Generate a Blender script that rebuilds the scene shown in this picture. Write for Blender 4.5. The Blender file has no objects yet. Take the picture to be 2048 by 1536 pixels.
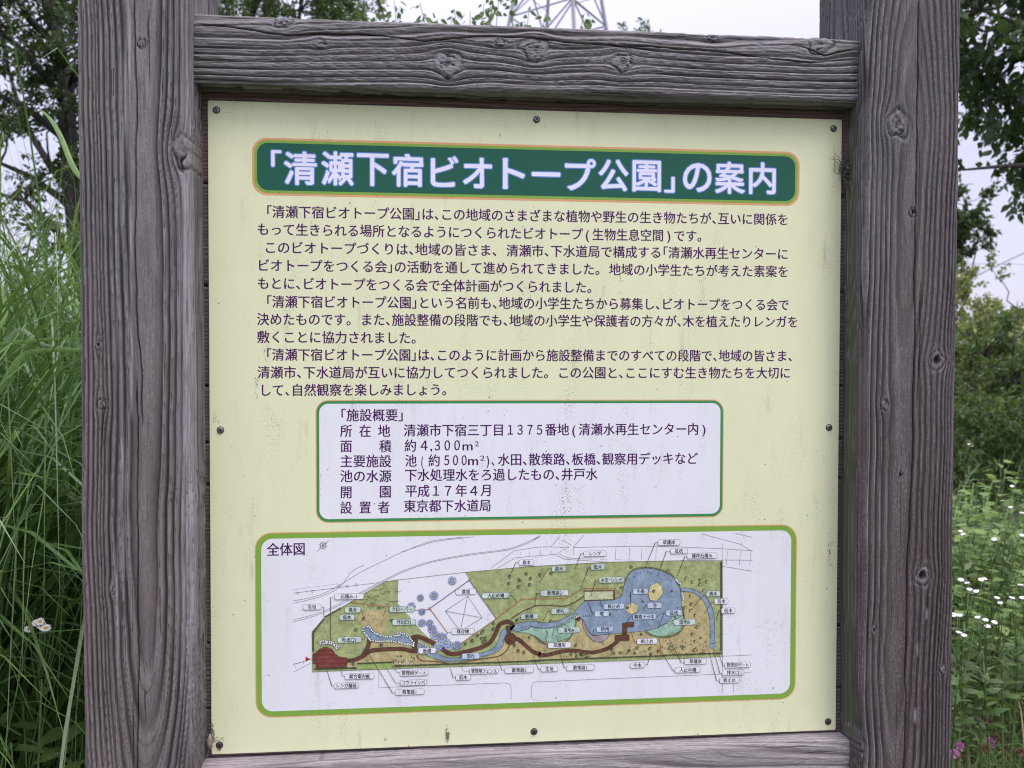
import bpy, math, random
import numpy as np
from mathutils import Vector, Matrix, geometry

# ------------------------------------------------------------------ camera, light, exposure
SC = bpy.context.scene
COL = SC.collection
C0 = np.array([-0.12558388, -1.0871972, 1.43509684])
R0 = np.array([[0.99640721, -0.08466909, 0.00194964],
               [0.00027038, -0.01984011, -0.99980313],
               [0.0846911, 0.99621158, -0.01974595]])
FPX = 1540.0
cam_d = bpy.data.cameras.new('camera')
cam = bpy.data.objects.new('camera', cam_d)
COL.objects.link(cam)
cam_d.sensor_width = 36.0
cam_d.lens = FPX / 2048 * 36.0
cam_d.clip_start = 0.02
cam_d.clip_end = 2000
M = Matrix([[R0[0][i], -R0[1][i], -R0[2][i], C0[i]] for i in range(3)] + [[0, 0, 0, 1]])
cam.matrix_world = M
cam_d.dof.use_dof = True
cam_d.dof.focus_distance = 1.12
cam_d.dof.aperture_fstop = 7.5
SC.camera = cam

world = bpy.data.worlds.new('World')
SC.world = world
world.use_nodes = True
wn, wl = world.node_tree.nodes, world.node_tree.links
wn.clear()
SUN_ELEV, SUN_AZ = 60.0, 38.0      # azimuth: degrees from straight behind the camera towards the right
sky = wn.new('ShaderNodeTexSky')
sky.sky_type = 'NISHITA'
sky.sun_disc = False
sky.sun_elevation = math.radians(SUN_ELEV)
sky.sun_rotation = math.radians(180 - SUN_AZ)
sky.altitude = 60; sky.air_density = 1.0; sky.dust_density = 4.0; sky.ozone_density = 1.0
skb = wn.new('ShaderNodeBackground'); skb.inputs['Strength'].default_value = 0.05
wl.new(sky.outputs[0], skb.inputs[0])
# the overcast deck above it: paler towards the horizon, brighter overhead (the standard overcast sky)
tc = wn.new('ShaderNodeTexCoord')
sep = wn.new('ShaderNodeSeparateXYZ'); wl.new(tc.outputs['Generated'], sep.inputs[0])
mr = wn.new('ShaderNodeMapRange'); mr.inputs['From Min'].default_value = 0.22; mr.inputs['From Max'].default_value = 1.0
mr.inputs['To Min'].default_value = 0.56; mr.inputs['To Max'].default_value = 1.75
mr.interpolation_type = 'SMOOTHSTEP'
wl.new(sep.outputs['Z'], mr.inputs['Value'])
nz = wn.new('ShaderNodeTexNoise'); nz.inputs['Scale'].default_value = 2.2; nz.inputs['Detail'].default_value = 4
mp = wn.new('ShaderNodeMapping'); mp.inputs['Scale'].default_value = (1, 1, 3.0)
wl.new(tc.outputs['Generated'], mp.inputs[0]); wl.new(mp.outputs[0], nz.inputs['Vector'])
mr2 = wn.new('ShaderNodeMapRange'); mr2.inputs['From Min'].default_value = 0.3; mr2.inputs['From Max'].default_value = 0.7
mr2.inputs['To Min'].default_value = 0.965; mr2.inputs['To Max'].default_value = 1.035
wl.new(nz.outputs['Fac'], mr2.inputs['Value'])
mu = wn.new('ShaderNodeMath'); mu.operation = 'MULTIPLY'
wl.new(mr.outputs[0], mu.inputs[0]); wl.new(mr2.outputs[0], mu.inputs[1])
ocb = wn.new('ShaderNodeBackground'); ocb.inputs['Color'].default_value = (0.985, 0.94, 1.20, 1)
wl.new(mu.outputs[0], ocb.inputs['Strength'])
ad = wn.new('ShaderNodeAddShader'); wl.new(skb.outputs[0], ad.inputs[0]); wl.new(ocb.outputs[0], ad.inputs[1])
wo = wn.new('ShaderNodeOutputWorld'); wl.new(ad.outputs[0], wo.inputs['Surface'])

sun_d = bpy.data.lights.new('sun', 'SUN')
sun_d.energy = 1.5
sun_d.angle = math.radians(24)
sun_d.color = (1.0, 0.965, 0.93)
sun = bpy.data.objects.new('sun', sun_d)
COL.objects.link(sun)
_e, _a = math.radians(SUN_ELEV), math.radians(SUN_AZ)
sdir = Vector((math.sin(_a) * math.cos(_e), -math.cos(_a) * math.cos(_e), math.sin(_e)))
sun.rotation_euler = sdir.to_track_quat('Z', 'Y').to_euler()
sun.location = (3, -4, 6)

SC.view_settings.view_transform = 'Standard'
SC.view_settings.look = 'None'
SC.view_settings.gamma = 1.0
SC.view_settings.use_curve_mapping = False
SC.view_settings.exposure = 0.29
SC.render.engine = 'CYCLES'
SC.cycles.filter_width = 1.1
SC.cycles.max_bounces = 6
SC.cycles.diffuse_bounces = 3
SC.cycles.transparent_max_bounces = 8

# ------------------------------------------------------------------ helpers
rng = np.random.default_rng(7)
random.seed(7)


def ray(u, v):
    return R0.T @ np.array([(u - 1024) / FPX, (v - 768) / FPX, 1.0])


def un(u, v, y=0.0):
    """point on the plane at depth y seen at photo pixel u, v"""
    d = ray(u, v)
    return C0 + (y - C0[1]) / d[1] * d


def ground_at(u, dist):
    """a spot on the ground at a given distance in front of the camera, in the column u"""
    d = ray(u, 740)
    h = np.array([d[0], d[1]])
    h = h / np.linalg.norm(h)
    return C0[0] + h[0] * dist, C0[1] + h[1] * dist


def link(o, parent=None):
    COL.objects.link(o)
    if parent is not None:
        o.parent = parent
    return o


def np_mesh(name, verts, faces, mats=(), mat_idx=None, smooth=False):
    """verts (n,3), faces: (m,k) array or list of lists"""
    me = bpy.data.meshes.new(name)
    verts = np.asarray(verts, dtype=np.float32)
    if isinstance(faces, np.ndarray):
        m, k = faces.shape
        me.vertices.add(len(verts)); me.vertices.foreach_set('co', verts.ravel())
        me.loops.add(m * k); me.loops.foreach_set('vertex_index', faces.astype(np.int32).ravel())
        me.polygons.add(m)
        me.polygons.foreach_set('loop_start', np.arange(0, m * k, k, dtype=np.int32))
        me.polygons.foreach_set('loop_total', np.full(m, k, dtype=np.int32))
    else:
        me.from_pydata(verts.tolist(), [], faces)
    for mt in mats:
        me.materials.append(mt)
    if mat_idx is not None:
        me.polygons.foreach_set('material_index', np.asarray(mat_idx, dtype=np.int32))
    if smooth:
        me.polygons.foreach_set('use_smooth', np.ones(len(me.polygons), dtype=bool))
    me.update(calc_edges=True)
    me.validate()
    return me


def obj(name, me, parent=None, **props):
    o = bpy.data.objects.new(name, me)
    link(o, parent)
    for k, v in props.items():
        o[k] = v
    return o


def thing(name, label, cat, loc=(0, 0, 0), group=None):
    o = bpy.data.objects.new(name, None)
    o.empty_display_size = 0.1
    link(o)
    o.location = loc
    o['label'] = label
    o['category'] = cat
    if group:
        o['group'] = group
    return o


class MB:
    """collects pieces for one mesh"""
    def __init__(s):
        s.v = []; s.f = []; s.m = []; s.n = 0

    def add(s, v, f, m=0):
        v = np.asarray(v, dtype=float)
        s.v.append(v)
        for q in f:
            s.f.append([int(i) + s.n for i in q]); s.m.append(m)
        s.n += len(v)

    def mesh(s, name, mats, smooth=False):
        me = np_mesh(name, np.concatenate(s.v), s.f, mats, s.m, smooth)
        return me


def tube(pts, rad, sides=8, cap=True):
    """a tapering tube through points, returns verts, quads"""
    pts = np.asarray(pts, float); n = len(pts)
    rad = np.broadcast_to(np.asarray(rad, float), (n,))
    tan = np.gradient(pts, axis=0)
    tan /= np.linalg.norm(tan, axis=1)[:, None] + 1e-12
    ref = np.array([0, 0, 1.0]) if abs(tan[0][2]) < 0.9 else np.array([1.0, 0, 0])
    a = np.cross(tan[0], ref); a /= np.linalg.norm(a)
    V = []
    for i in range(n):
        a = a - tan[i] * (a @ tan[i]); a /= np.linalg.norm(a) + 1e-12
        b = np.cross(tan[i], a)
        th = np.arange(sides) * 2 * math.pi / sides
        V.append(pts[i] + rad[i] * (np.cos(th)[:, None] * a + np.sin(th)[:, None] * b))
    V = np.concatenate(V)
    F = []
    for i in range(n - 1):
        for j in range(sides):
            k = (j + 1) % sides
            F.append([i * sides + j, i * sides + k, (i + 1) * sides + k, (i + 1) * sides + j])
    if cap:
        F.append(list(range(sides))[::-1]); F.append([(n - 1) * sides + j for j in range(sides)])
    return V, F


def box_vf(x0, x1, y0, y1, z0, z1):
    v = [(x0, y0, z0), (x1, y0, z0), (x1, y1, z0), (x0, y1, z0), (x0, y0, z1), (x1, y0, z1), (x1, y1, z1), (x0, y1, z1)]
    return v, [(0, 3, 2, 1), (4, 5, 6, 7), (0, 1, 5, 4), (1, 2, 6, 5), (2, 3, 7, 6), (3, 0, 4, 7)]


# ------------------------------------------------------------------ materials
def new_mat(name):
    m = bpy.data.materials.new(name)
    m.use_nodes = True
    nt = m.node_tree
    return m, nt.nodes, nt.links, nt.nodes['Principled BSDF']


def mixc(N, L, fac, a, b, mode='MIX'):
    n = N.new('ShaderNodeMix'); n.data_type = 'RGBA'; n.blend_type = mode
    for sock, val in ((n.inputs[0], fac), (n.inputs[6], a), (n.inputs[7], b)):
        if hasattr(val, 'is_output') or isinstance(val, bpy.types.NodeSocket):
            L.new(val, sock)
        else:
            sock.default_value = val if not isinstance(val, tuple) or len(val) == 4 else (*val, 1)
    return n.outputs[2]


def noise(N, L, vec, scale, detail=3, rough=0.5, dist=0.0):
    n = N.new('ShaderNodeTexNoise'); n.inputs['Scale'].default_value = scale
    n.inputs['Detail'].default_value = detail; n.inputs['Roughness'].default_value = rough
    n.inputs['Distortion'].default_value = dist
    L.new(vec, n.inputs['Vector'])
    return n.outputs['Fac']


def mapping(N, L, vec, scale=(1, 1, 1), loc=(0, 0, 0)):
    n = N.new('ShaderNodeMapping'); n.inputs['Scale'].default_value = scale; n.inputs['Location'].default_value = loc
    L.new(vec, n.inputs[0])
    return n.outputs[0]


def rng_map(N, L, v, a, b, c=0.0, d=1.0):
    n = N.new('ShaderNodeMapRange')
    n.inputs['From Min'].default_value = a; n.inputs['From Max'].default_value = b
    n.inputs['To Min'].default_value = c; n.inputs['To Max'].default_value = d
    L.new(v, n.inputs['Value'])
    return n.outputs[0]


def math_n(N, L, op, a, b=None):
    n = N.new('ShaderNodeMath'); n.operation = op
    for i, x in enumerate((a, b)):
        if x is None: continue
        if isinstance(x, bpy.types.NodeSocket): L.new(x, n.inputs[i])
        else: n.inputs[i].default_value = x
    return n.outputs[0]


def timber_mat(name, axis, light, dark, brown, algae_shade=(0.075, 0.085, 0.055), white=(0.42, 0.40, 0.44)):
    """weathered softwood: the mesh attribute 'wood' holds groove, crack, brownness, algae; 'tone' holds scuffs"""
    m, N, L, P = new_mat(name)
    at = N.new('ShaderNodeAttribute'); at.attribute_name = 'wood'
    sp = N.new('ShaderNodeSeparateColor'); L.new(at.outputs['Color'], sp.inputs[0])
    g, c, t, al = sp.outputs[0], sp.outputs[1], sp.outputs[2], at.outputs['Alpha']
    tcn = N.new('ShaderNodeTexCoord')
    s = {'z': (1, 1, 0.045), 'x': (0.045, 1, 1)}[axis]
    vec = mapping(N, L, tcn.outputs['Object'], s)
    fib = noise(N, L, vec, 900, 3, 0.6)
    fib2 = noise(N, L, vec, 330, 5, 0.75, 0.3)
    blot = noise(N, L, tcn.outputs['Object'], 9, 4, 0.6)
    pit = noise(N, L, mapping(N, L, tcn.outputs['Object'], {'z': (1, 1, 0.22), 'x': (0.22, 1, 1)}[axis]), 1100, 2, 0.5)
    base = mixc(N, L, rng_map(N, L, fib2, 0.34, 0.66), tuple(x * 0.66 for x in light), tuple(x * 1.28 for x in light))
    base = mixc(N, L, rng_map(N, L, blot, 0.35, 0.68), base, mixc(N, L, 0.5, base, tuple(x * 0.72 for x in light)))
    base = mixc(N, L, t, base, brown)
    base = mixc(N, L, math_n(N, L, 'MULTIPLY', rng_map(N, L, pit, 0.50, 0.72, 0, 0.38), rng_map(N, L, g, 0.05, 0.5, 1.0, 0.0)), base, white)
    base = mixc(N, L, rng_map(N, L, fib, 0.5, 0.75, 0, 0.35), base, dark)
    chk = noise(N, L, mapping(N, L, tcn.outputs['Object'], {'z': (1, 1, 0.016), 'x': (0.016, 1, 1)}[axis]), 420, 2, 0.5)
    chk = rng_map(N, L, chk, 0.655, 0.70, 0, 0.85)
    base = mixc(N, L, chk, base, tuple(x * 0.6 for x in dark))
    stain = noise(N, L, mapping(N, L, tcn.outputs['Object'], {'z': (1, 1, 0.3), 'x': (0.3, 1, 1)}[axis], (4, 7, 2)), 16, 5, 0.7)
    base = mixc(N, L, rng_map(N, L, stain, 0.52, 0.72, 0, 0.55), base, tuple(x * 1.7 * k for x, k in zip(brown, (1, 1.05, 1.0))))
    base = mixc(N, L, rng_map(N, L, stain, 0.48, 0.30, 0, 0.5), base, tuple(x * 0.42 for x in light))
    base = mixc(N, L, math_n(N, L, 'MULTIPLY', g, 0.92), base, dark)  # groove darkening painted in to deepen the weak relief shading
    base = mixc(N, L, al, base, algae_shade)  # olive algae tone with the inner face's shade painted into it
    at2 = N.new('ShaderNodeAttribute'); at2.attribute_name = 'scuff'
    base = mixc(N, L, math_n(N, L, 'MULTIPLY', at2.outputs['Fac'], rng_map(N, L, fib2, 0.3, 0.6)), base, (0.34, 0.32, 0.35))  # scuffs, plus highlights painted on ridges and the lit corner
    base = mixc(N, L, c, base, (0.012, 0.010, 0.012))
    L.new(base, P.inputs['Base Color'])
    P.inputs['Roughness'].default_value = 0.78
    P.inputs['Specular IOR Level'].default_value = 0.35
    hh = math_n(N, L, 'ADD', math_n(N, L, 'MULTIPLY', fib, 0.6), math_n(N, L, 'MULTIPLY', fib2, 0.8))
    hh = math_n(N, L, 'ADD', hh, math_n(N, L, 'MULTIPLY', pit, 0.5))
    b = N.new('ShaderNodeBump'); b.inputs['Strength'].default_value = 0.75; b.inputs['Distance'].default_value = 0.0016
    L.new(hh, b.inputs['Height']); L.new(b.outputs[0], P.inputs['Normal'])
    return m


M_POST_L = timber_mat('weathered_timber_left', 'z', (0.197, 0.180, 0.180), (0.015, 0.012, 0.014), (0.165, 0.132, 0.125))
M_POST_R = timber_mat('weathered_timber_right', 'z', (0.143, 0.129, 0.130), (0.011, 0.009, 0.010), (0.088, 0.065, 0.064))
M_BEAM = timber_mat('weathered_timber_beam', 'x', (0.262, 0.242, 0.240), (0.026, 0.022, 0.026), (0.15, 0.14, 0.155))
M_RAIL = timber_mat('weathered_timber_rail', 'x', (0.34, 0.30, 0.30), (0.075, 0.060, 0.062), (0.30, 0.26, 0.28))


def plank_mat(name, light, dark):
    m, N, L, P = new_mat(name)
    tcn = N.new('ShaderNodeTexCoord')
    info = N.new('ShaderNodeObjectInfo')
    off = N.new('ShaderNodeVectorMath'); off.operation = 'ADD'
    sc = N.new('ShaderNodeVectorMath'); sc.operation = 'SCALE'
    cmb = N.new('ShaderNodeCombineXYZ')
    for i in range(3): L.new(info.outputs['Random'], cmb.inputs[i])
    L.new(cmb.outputs[0], sc.inputs[0]); sc.inputs['Scale'].default_value = 7.0
    L.new(tcn.outputs['Object'], off.inputs[0]); L.new(sc.outputs[0], off.inputs[1])
    v = mapping(N, L, off.outputs[0], (0.16, 1, 1))
    w = N.new('ShaderNodeTexWave'); w.bands_direction = 'Z'; w.wave_profile = 'SAW'
    w.inputs['Scale'].default_value = 58; w.inputs['Distortion'].default_value = 9; w.inputs['Detail'].default_value = 2
    w.inputs['Detail Scale'].default_value = 0.5
    L.new(v, w.inputs['Vector'])
    fib = noise(N, L, mapping(N, L, off.outputs[0], (0.05, 1, 1)), 500, 3, 0.6)
    col = mixc(N, L, rng_map(N, L, w.outputs['Fac'], 0.1, 0.9), light, dark)
    col = mixc(N, L, rng_map(N, L, fib, 0.4, 0.75, 0, 0.6), col, tuple(x * 0.45 for x in dark))
    L.new(col, P.inputs['Base Color']); P.inputs['Roughness'].default_value = 0.8
    b = N.new('ShaderNodeBump'); b.inputs['Strength'].default_value = 0.8; b.inputs['Distance'].default_value = 0.0015
    L.new(math_n(N, L, 'ADD', w.outputs['Fac'], fib), b.inputs['Height']); L.new(b.outputs[0], P.inputs['Normal'])
    return m


M_PLANK = plank_mat('sheltered_plank', (0.20, 0.160, 0.162), (0.075, 0.052, 0.056))
M_PLANK_RED = plank_mat('reddish_plank', (0.24, 0.150, 0.135), (0.10, 0.054, 0.050))

# ------------------------------------------------------------------ weathered timber geometry


def vnoise(x, y, seed=0):
    """smooth value noise in 2D, about -1..1"""
    r = np.random.default_rng(seed).uniform(-1, 1, (128, 128))
    xi = np.floor(x).astype(int); yi = np.floor(y).astype(int)
    fx = x - xi; fy = y - yi
    fx = fx * fx * (3 - 2 * fx); fy = fy * fy * (3 - 2 * fy)
    a = r[xi % 128, yi % 128]; b = r[(xi + 1) % 128, yi % 128]
    c = r[xi % 128, (yi + 1) % 128]; d = r[(xi + 1) % 128, (yi + 1) % 128]
    return (a * (1 - fx) + b * fx) * (1 - fy) + (c * (1 - fx) + d * fx) * fy


def timber(name, mat, parent, axis, t0, t1, fine0, fine1, p0, p1, q0, q1, rad, pith, spacing, knots=(), cracks=(),
           scuff_highlights=(), algae_shade=None, brown=None, amp=0.0009, dt=0.0021, seed=1, mats2=None, dens=(0.0010, 0.0024, 0.0024), wander=(0.010, 0.012),
           sharp=1.0, ragged=0.0, contrast=1.0, label=None, toffs=0.0, wane=(), rgain=None, rwid=0.13):
    """a timber with real relief. axis z: p is x, q is y (front is q0). axis x: p is z, q is y.
    dens: sample distance on the front face, on the p0 side, on the p1 side"""
    P, Q, NP, NQ = [], [], [], []

    def seg(pa, qa, pb, qb, nx, ny, d):
        L_ = math.hypot(pb - pa, qb - qa); k = max(2, int(L_ / d))
        for i in range(k):
            f = i / k
            P.append(pa + (pb - pa) * f); Q.append(qa + (qb - qa) * f); NP.append(nx); NQ.append(ny)

    def arc(cx, cy, a0, a1, k=7):
        for i in range(k):
            a = a0 + (a1 - a0) * i / k
            P.append(cx + rad * math.cos(a)); Q.append(cy + rad * math.sin(a)); NP.append(math.cos(a)); NQ.append(math.sin(a))
    pi = math.pi
    k = max(7, int(rad * pi / 2 / 0.0012))
    seg(p0, q1 - rad, p0, q0 + rad, -1, 0, dens[1])
    arc(p0 + rad, q0 + rad, pi, 1.5 * pi, k)
    seg(p0 + rad, q0, p1 - rad, q0, 0, -1, dens[0])
    arc(p1 - rad, q0 + rad, -0.5 * pi, 0, k)
    seg(p1, q0 + rad, p1, q1 - rad, 1, 0, dens[2])
    arc(p1 - rad, q1 - rad, 0, 0.5 * pi, 3)
    seg(p1 - rad, q1, p0 + rad, q1, 0, 1, 0.02)
    arc(p0 + rad, q1 - rad, 0.5 * pi, pi, 3)
    P, Q, NP, NQ = map(np.array, (P, Q, NP, NQ))
    ts = [np.array([t0])] if t0 < fine0 - 1e-6 else []
    if t0 < fine0 - 1e-6: ts = [np.arange(t0, fine0 - 0.005, 0.02)]
    ts.append(np.arange(fine0, fine1, dt))
    if t1 > fine1 + 1e-6: ts.append(np.arange(fine1 + 0.005, t1, 0.02))
    ts.append(np.array([t1]))
    T = np.concatenate(ts)
    n, mm = len(T), len(P)
    tt = T[:, None] * np.ones(mm)[None]; pp = np.ones(n)[:, None] * P[None]; qq = np.ones(n)[:, None] * Q[None]
    front = np.exp(-np.clip(qq - q0, 0, 1) / 0.05)
    pe = pp.copy(); te = tt
    crackm = np.zeros_like(pp); kh = np.zeros_like(pp); kring = np.zeros_like(pp); inside = np.zeros_like(pp); kpale = np.zeros_like(pp)
    for (kp, kt, R, el, kind) in knots:
        dp = pp - kp; dtt = (tt - kt)
        ang = np.arctan2(dp, dtt / el)
        wob = 1 + 0.12 * np.sin(ang * 3 + kt * 50) + 0.08 * np.sin(ang * 5 + kp * 90)
        r2 = (dtt / el) ** 2 + dp ** 2
        rr = np.sqrt((dtt / 1.25) ** 2 + dp ** 2) / (R * wob)
        pe = pe - dp * (1.25 * R) ** 2 / (r2 + (0.8 * R) ** 2) * np.exp(-np.sqrt(r2) / (2.8 * R)) * front
        ins = np.clip((1.12 - rr) * 6, 0, 1) * front
        inside = np.maximum(inside, ins)
        kring = np.where(ins > 0.3, rr * R / 0.0030 + 0.15, kring)
        rim = np.exp(-((rr - 1.0) / 0.10) ** 2) * (0.55 + 0.45 * np.sin(ang * 2 + kp * 40))
        crackm += rim * 1.0 * front
        kpale = np.maximum(kpale, np.exp(-(rr / 1.5) ** 4) * front * (0.55 + 0.45 * np.sin(rr * R / 0.0013 + 2 * np.sin(ang * 2)))); kh += (np.exp(-(rr / 1.3) ** 4) * 0.0008 - np.exp(-((rr - 1.02) / 0.16) ** 2) * 0.0016) * front
        if kind == 'check':
            kk = int(abs(kp * 7919 + kt * 3571) * 10) % 5
            rad_cr = np.exp(-(np.sin(ang * (0.5, 1.5, 1.0, 2.5, 1.5)[kk] + kp * 37 + (0.5, 1.3, 0.9, .4, 2.0)[kk] * np.sin(rr * (3, 5, 7, 4, 6)[kk] + kt * 9)) / (0.10, .14, .10, .16, .12)[kk]) ** 2) * (rr < 0.92) * (rr > 0.05)
            core_ = np.exp(-(rr / (0.35, .5, .25, .45, .3)[kk]) ** 4) * (0.5, .0, .75, .3, .55)[kk]
            crackm += core_ * 0.6 * front; kh -= core_ * 0.002 * front
            crackm += rad_cr * 1.0 * front; kh -= rad_cr * 0.003 * front; kh -= 0.0004 * front * ins * vnoise(tt * 330, pp * 330, int(abs(kp) * 999)); crackm += front * ins * 0.30 * np.clip(vnoise(tt * 420 + 9, pp * 300, 77) * 2.2 - 0.5, 0, 1)
        if kind == 'hole':
            h_ = np.exp(-(np.sqrt((dp / 0.45) ** 2 + ((dtt - 0.1 * R) / 0.6) ** 2) / R) ** 4)
            crackm += h_ * front; kh -= h_ * 0.006 * front
    wp = pith[0] + wander[0] * vnoise(tt * 2.2, tt * 0 + 3.1, seed) + 0.16 * wander[0] * vnoise(tt * 9, tt * 0 + 7, seed + 1)
    wq = pith[1] + wander[1] * vnoise(tt * 1.7, tt * 0 + 9.3, seed + 2)
    r = np.sqrt((pe - wp) ** 2 + (qq - wq) ** 2)
    r = r + 0.0011 * vnoise(tt * 7, pe * 14, seed + 3) + 0.00025 * vnoise(tt * 35, pe * 60, seed + 4)
    g = np.random.default_rng(seed + 10)
    ws = spacing * g.uniform(0.6, 1.45, 140)
    edges = np.concatenate([[0], np.cumsum(ws)])
    ph = np.interp(r, edges, np.arange(len(edges)))
    ph = np.where(inside > 0.3, kring, ph)
    idx = np.floor(ph).astype(int); fr = ph - idx
    strength = g.uniform(0.6, 1.0, 400)[np.clip(idx, 0, 399)]
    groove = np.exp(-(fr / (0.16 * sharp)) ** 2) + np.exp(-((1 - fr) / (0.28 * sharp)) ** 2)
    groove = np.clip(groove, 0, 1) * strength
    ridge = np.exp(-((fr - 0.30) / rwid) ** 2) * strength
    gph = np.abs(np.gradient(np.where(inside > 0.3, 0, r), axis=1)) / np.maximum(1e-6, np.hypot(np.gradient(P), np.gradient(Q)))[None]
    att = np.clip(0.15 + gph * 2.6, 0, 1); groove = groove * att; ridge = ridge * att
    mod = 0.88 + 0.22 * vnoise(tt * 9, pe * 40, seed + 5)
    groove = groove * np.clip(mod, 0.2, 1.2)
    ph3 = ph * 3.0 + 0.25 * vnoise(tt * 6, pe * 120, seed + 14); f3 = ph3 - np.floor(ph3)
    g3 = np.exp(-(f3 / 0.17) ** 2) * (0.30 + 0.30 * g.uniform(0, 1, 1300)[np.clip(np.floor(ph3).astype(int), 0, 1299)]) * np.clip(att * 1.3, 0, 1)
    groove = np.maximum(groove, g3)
    fine = vnoise(tt * 130, pe * 900, seed + 6) * 0.5 + vnoise(tt * 60, pe * 500, seed + 7) * 0.5
    H = -groove * amp + ridge * amp * 0.35 + fine * amp * 0.10 * (1 + ragged) + kh + 0.0012 * vnoise(tt * 5, pp * 9 + qq * 9, seed + 8)
    sc_k = 0.55 * kpale
    # long drying cracks: polylines t -> p on the front
    for (ct, cp, wdt, dep) in cracks:
        ct = np.array(ct); cp = np.array(cp)
        cc = np.interp(tt, ct, cp) + 0.0009 * vnoise(tt * 25, tt * 0 + 1, seed + 20) + 0.0004 * vnoise(tt * 90, tt * 0 + 1, seed + 21)
        end = np.clip((tt - ct[0]) / 0.03, 0, 1) * np.clip((ct[-1] - tt) / 0.03, 0, 1)
        c_ = np.exp(-((pp - cc) / wdt) ** 2) * end * (np.abs(qq - q0) < rad * 1.2)
        crackm += c_; H -= c_ * dep
    sc = (rgain(tt, pp) if rgain else 0.62) * ridge * np.clip(0.6 + 0.5 * vnoise(tt * 20, pe * 200, seed + 12), 0, 1)  # pale ridge tint paints relief highlights onto the grain
    sc = np.maximum(sc, sc_k)
    for (sp_, st, sw, sl) in scuff_highlights:
        sc = np.maximum(sc, np.exp(-((pp - sp_) / sw) ** 2 - ((tt - st) / sl) ** 4) * (qq < q0 + 0.02))
    for (wt, wl_, wd, side) in wane:      # a bite out of the corner
        s_ = np.exp(-((tt - wt) / wl_) ** 2)
        near = np.clip(1 - np.abs(pp - (p0 if side < 0 else p1)) / 0.03, 0, 1) * np.clip(1 - (qq - q0) / 0.04, 0, 1)
        H -= wd * s_ * near
    NPn = np.ones(n)[:, None] * NP[None]; NQn = np.ones(n)[:, None] * NQ[None]
    # keep the buried ends and back untouched enough
    X = pp + NPn * H; Y = qq + NQn * H
    if axis == 'z':
        V = np.stack([X, Y, tt], -1).reshape(-1, 3)
    else:
        V = np.stack([tt, Y, X], -1).reshape(-1, 3)
    i = np.arange(n - 1)[:, None]; j = np.arange(mm)[None]; j2 = (j + 1) % mm
    a, b, c, d = i * mm + j, i * mm + j2, (i + 1) * mm + j2, (i + 1) * mm + j
    F = np.stack([a, b, c, d], -1).reshape(-1, 4)
    if axis == 'x': F = F[:, ::-1]
    cap0 = list(range(mm)); cap1 = [(n - 1) * mm + q for q in range(mm)]
    org = np.array(toffs if np.ndim(toffs) else (0, 0, 0), float)
    nv = len(V)
    # end caps as fans
    V = np.concatenate([V, V[:mm].mean(0)[None], V[-mm:].mean(0)[None]])
    jj = np.arange(mm); jk = (jj + 1) % mm
    me = bpy.data.meshes.new(name)
    tri0 = np.stack([jj * 0 + nv, jk, jj], -1); tri1 = np.stack([jj * 0 + nv + 1, (n - 1) * mm + jj, (n - 1) * mm + jk], -1)
    if axis == 'x': tri0 = tri0[:, ::-1]; tri1 = tri1[:, ::-1]
    me.vertices.add(len(V)); me.vertices.foreach_set('co', (V - org).astype(np.float32).ravel())
    lv = np.concatenate([F.ravel(), tri0.ravel(), tri1.ravel()]).astype(np.int32)
    tot = np.concatenate([np.full(len(F), 4), np.full(2 * mm, 3)]).astype(np.int32)
    me.loops.add(len(lv)); me.loops.foreach_set('vertex_index', lv)
    me.polygons.add(len(tot))
    me.polygons.foreach_set('loop_start', (np.cumsum(tot) - tot).astype(np.int32)); me.polygons.foreach_set('loop_total', tot)
    sm = np.ones(len(tot), bool); sm[len(F):] = False
    me.polygons.foreach_set('use_smooth', sm)
    me.materials.append(mat)
    me.update(calc_edges=True)
    colr = np.zeros((n, mm, 4), np.float32)
    colr[..., 0] = np.clip(groove * contrast, 0, 1)  # groove tone, carries painted shade on top of the real relief
    colr[..., 1] = np.clip(crackm, 0, 1)
    bt = brown(tt, pp, qq) if brown else np.zeros_like(tt)
    colr[..., 2] = np.clip(bt + 0.55 * inside + 0.25 * vnoise(tt * 3, pp * 20 + qq * 15, seed + 30), 0, 1)
    colr[..., 3] = np.clip(algae_shade(tt, pp, qq), 0, 1) if algae_shade else 0
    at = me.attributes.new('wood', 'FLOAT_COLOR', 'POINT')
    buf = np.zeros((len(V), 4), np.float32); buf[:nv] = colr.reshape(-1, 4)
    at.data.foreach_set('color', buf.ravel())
    at = me.attributes.new('scuff', 'FLOAT', 'POINT')
    buf = np.zeros(len(V), np.float32); buf[:nv] = sc.ravel()
    at.data.foreach_set('value', buf)
    o = obj(name, me, parent)
    if label: o['label'] = label
    return o


board = thing('information_board', 'large park information board of grey weathered timber with a cream printed panel', 'information board')
BY = -0.050   # front plane of the posts


def kpost(lst, y=BY):
    r = []
    for (u, v, rad, el, kind) in lst:
        q = un(u, v, y); r.append((q[0], q[2], rad, el, kind))
    return r


def cpost(lst, w, dep, y=BY):
    P_ = sorted([(un(u, v, y)[2], un(u, v, y)[0]) for u, v in lst])
    return ([a for a, b in P_], [b for a, b in P_], w, dep)


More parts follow.
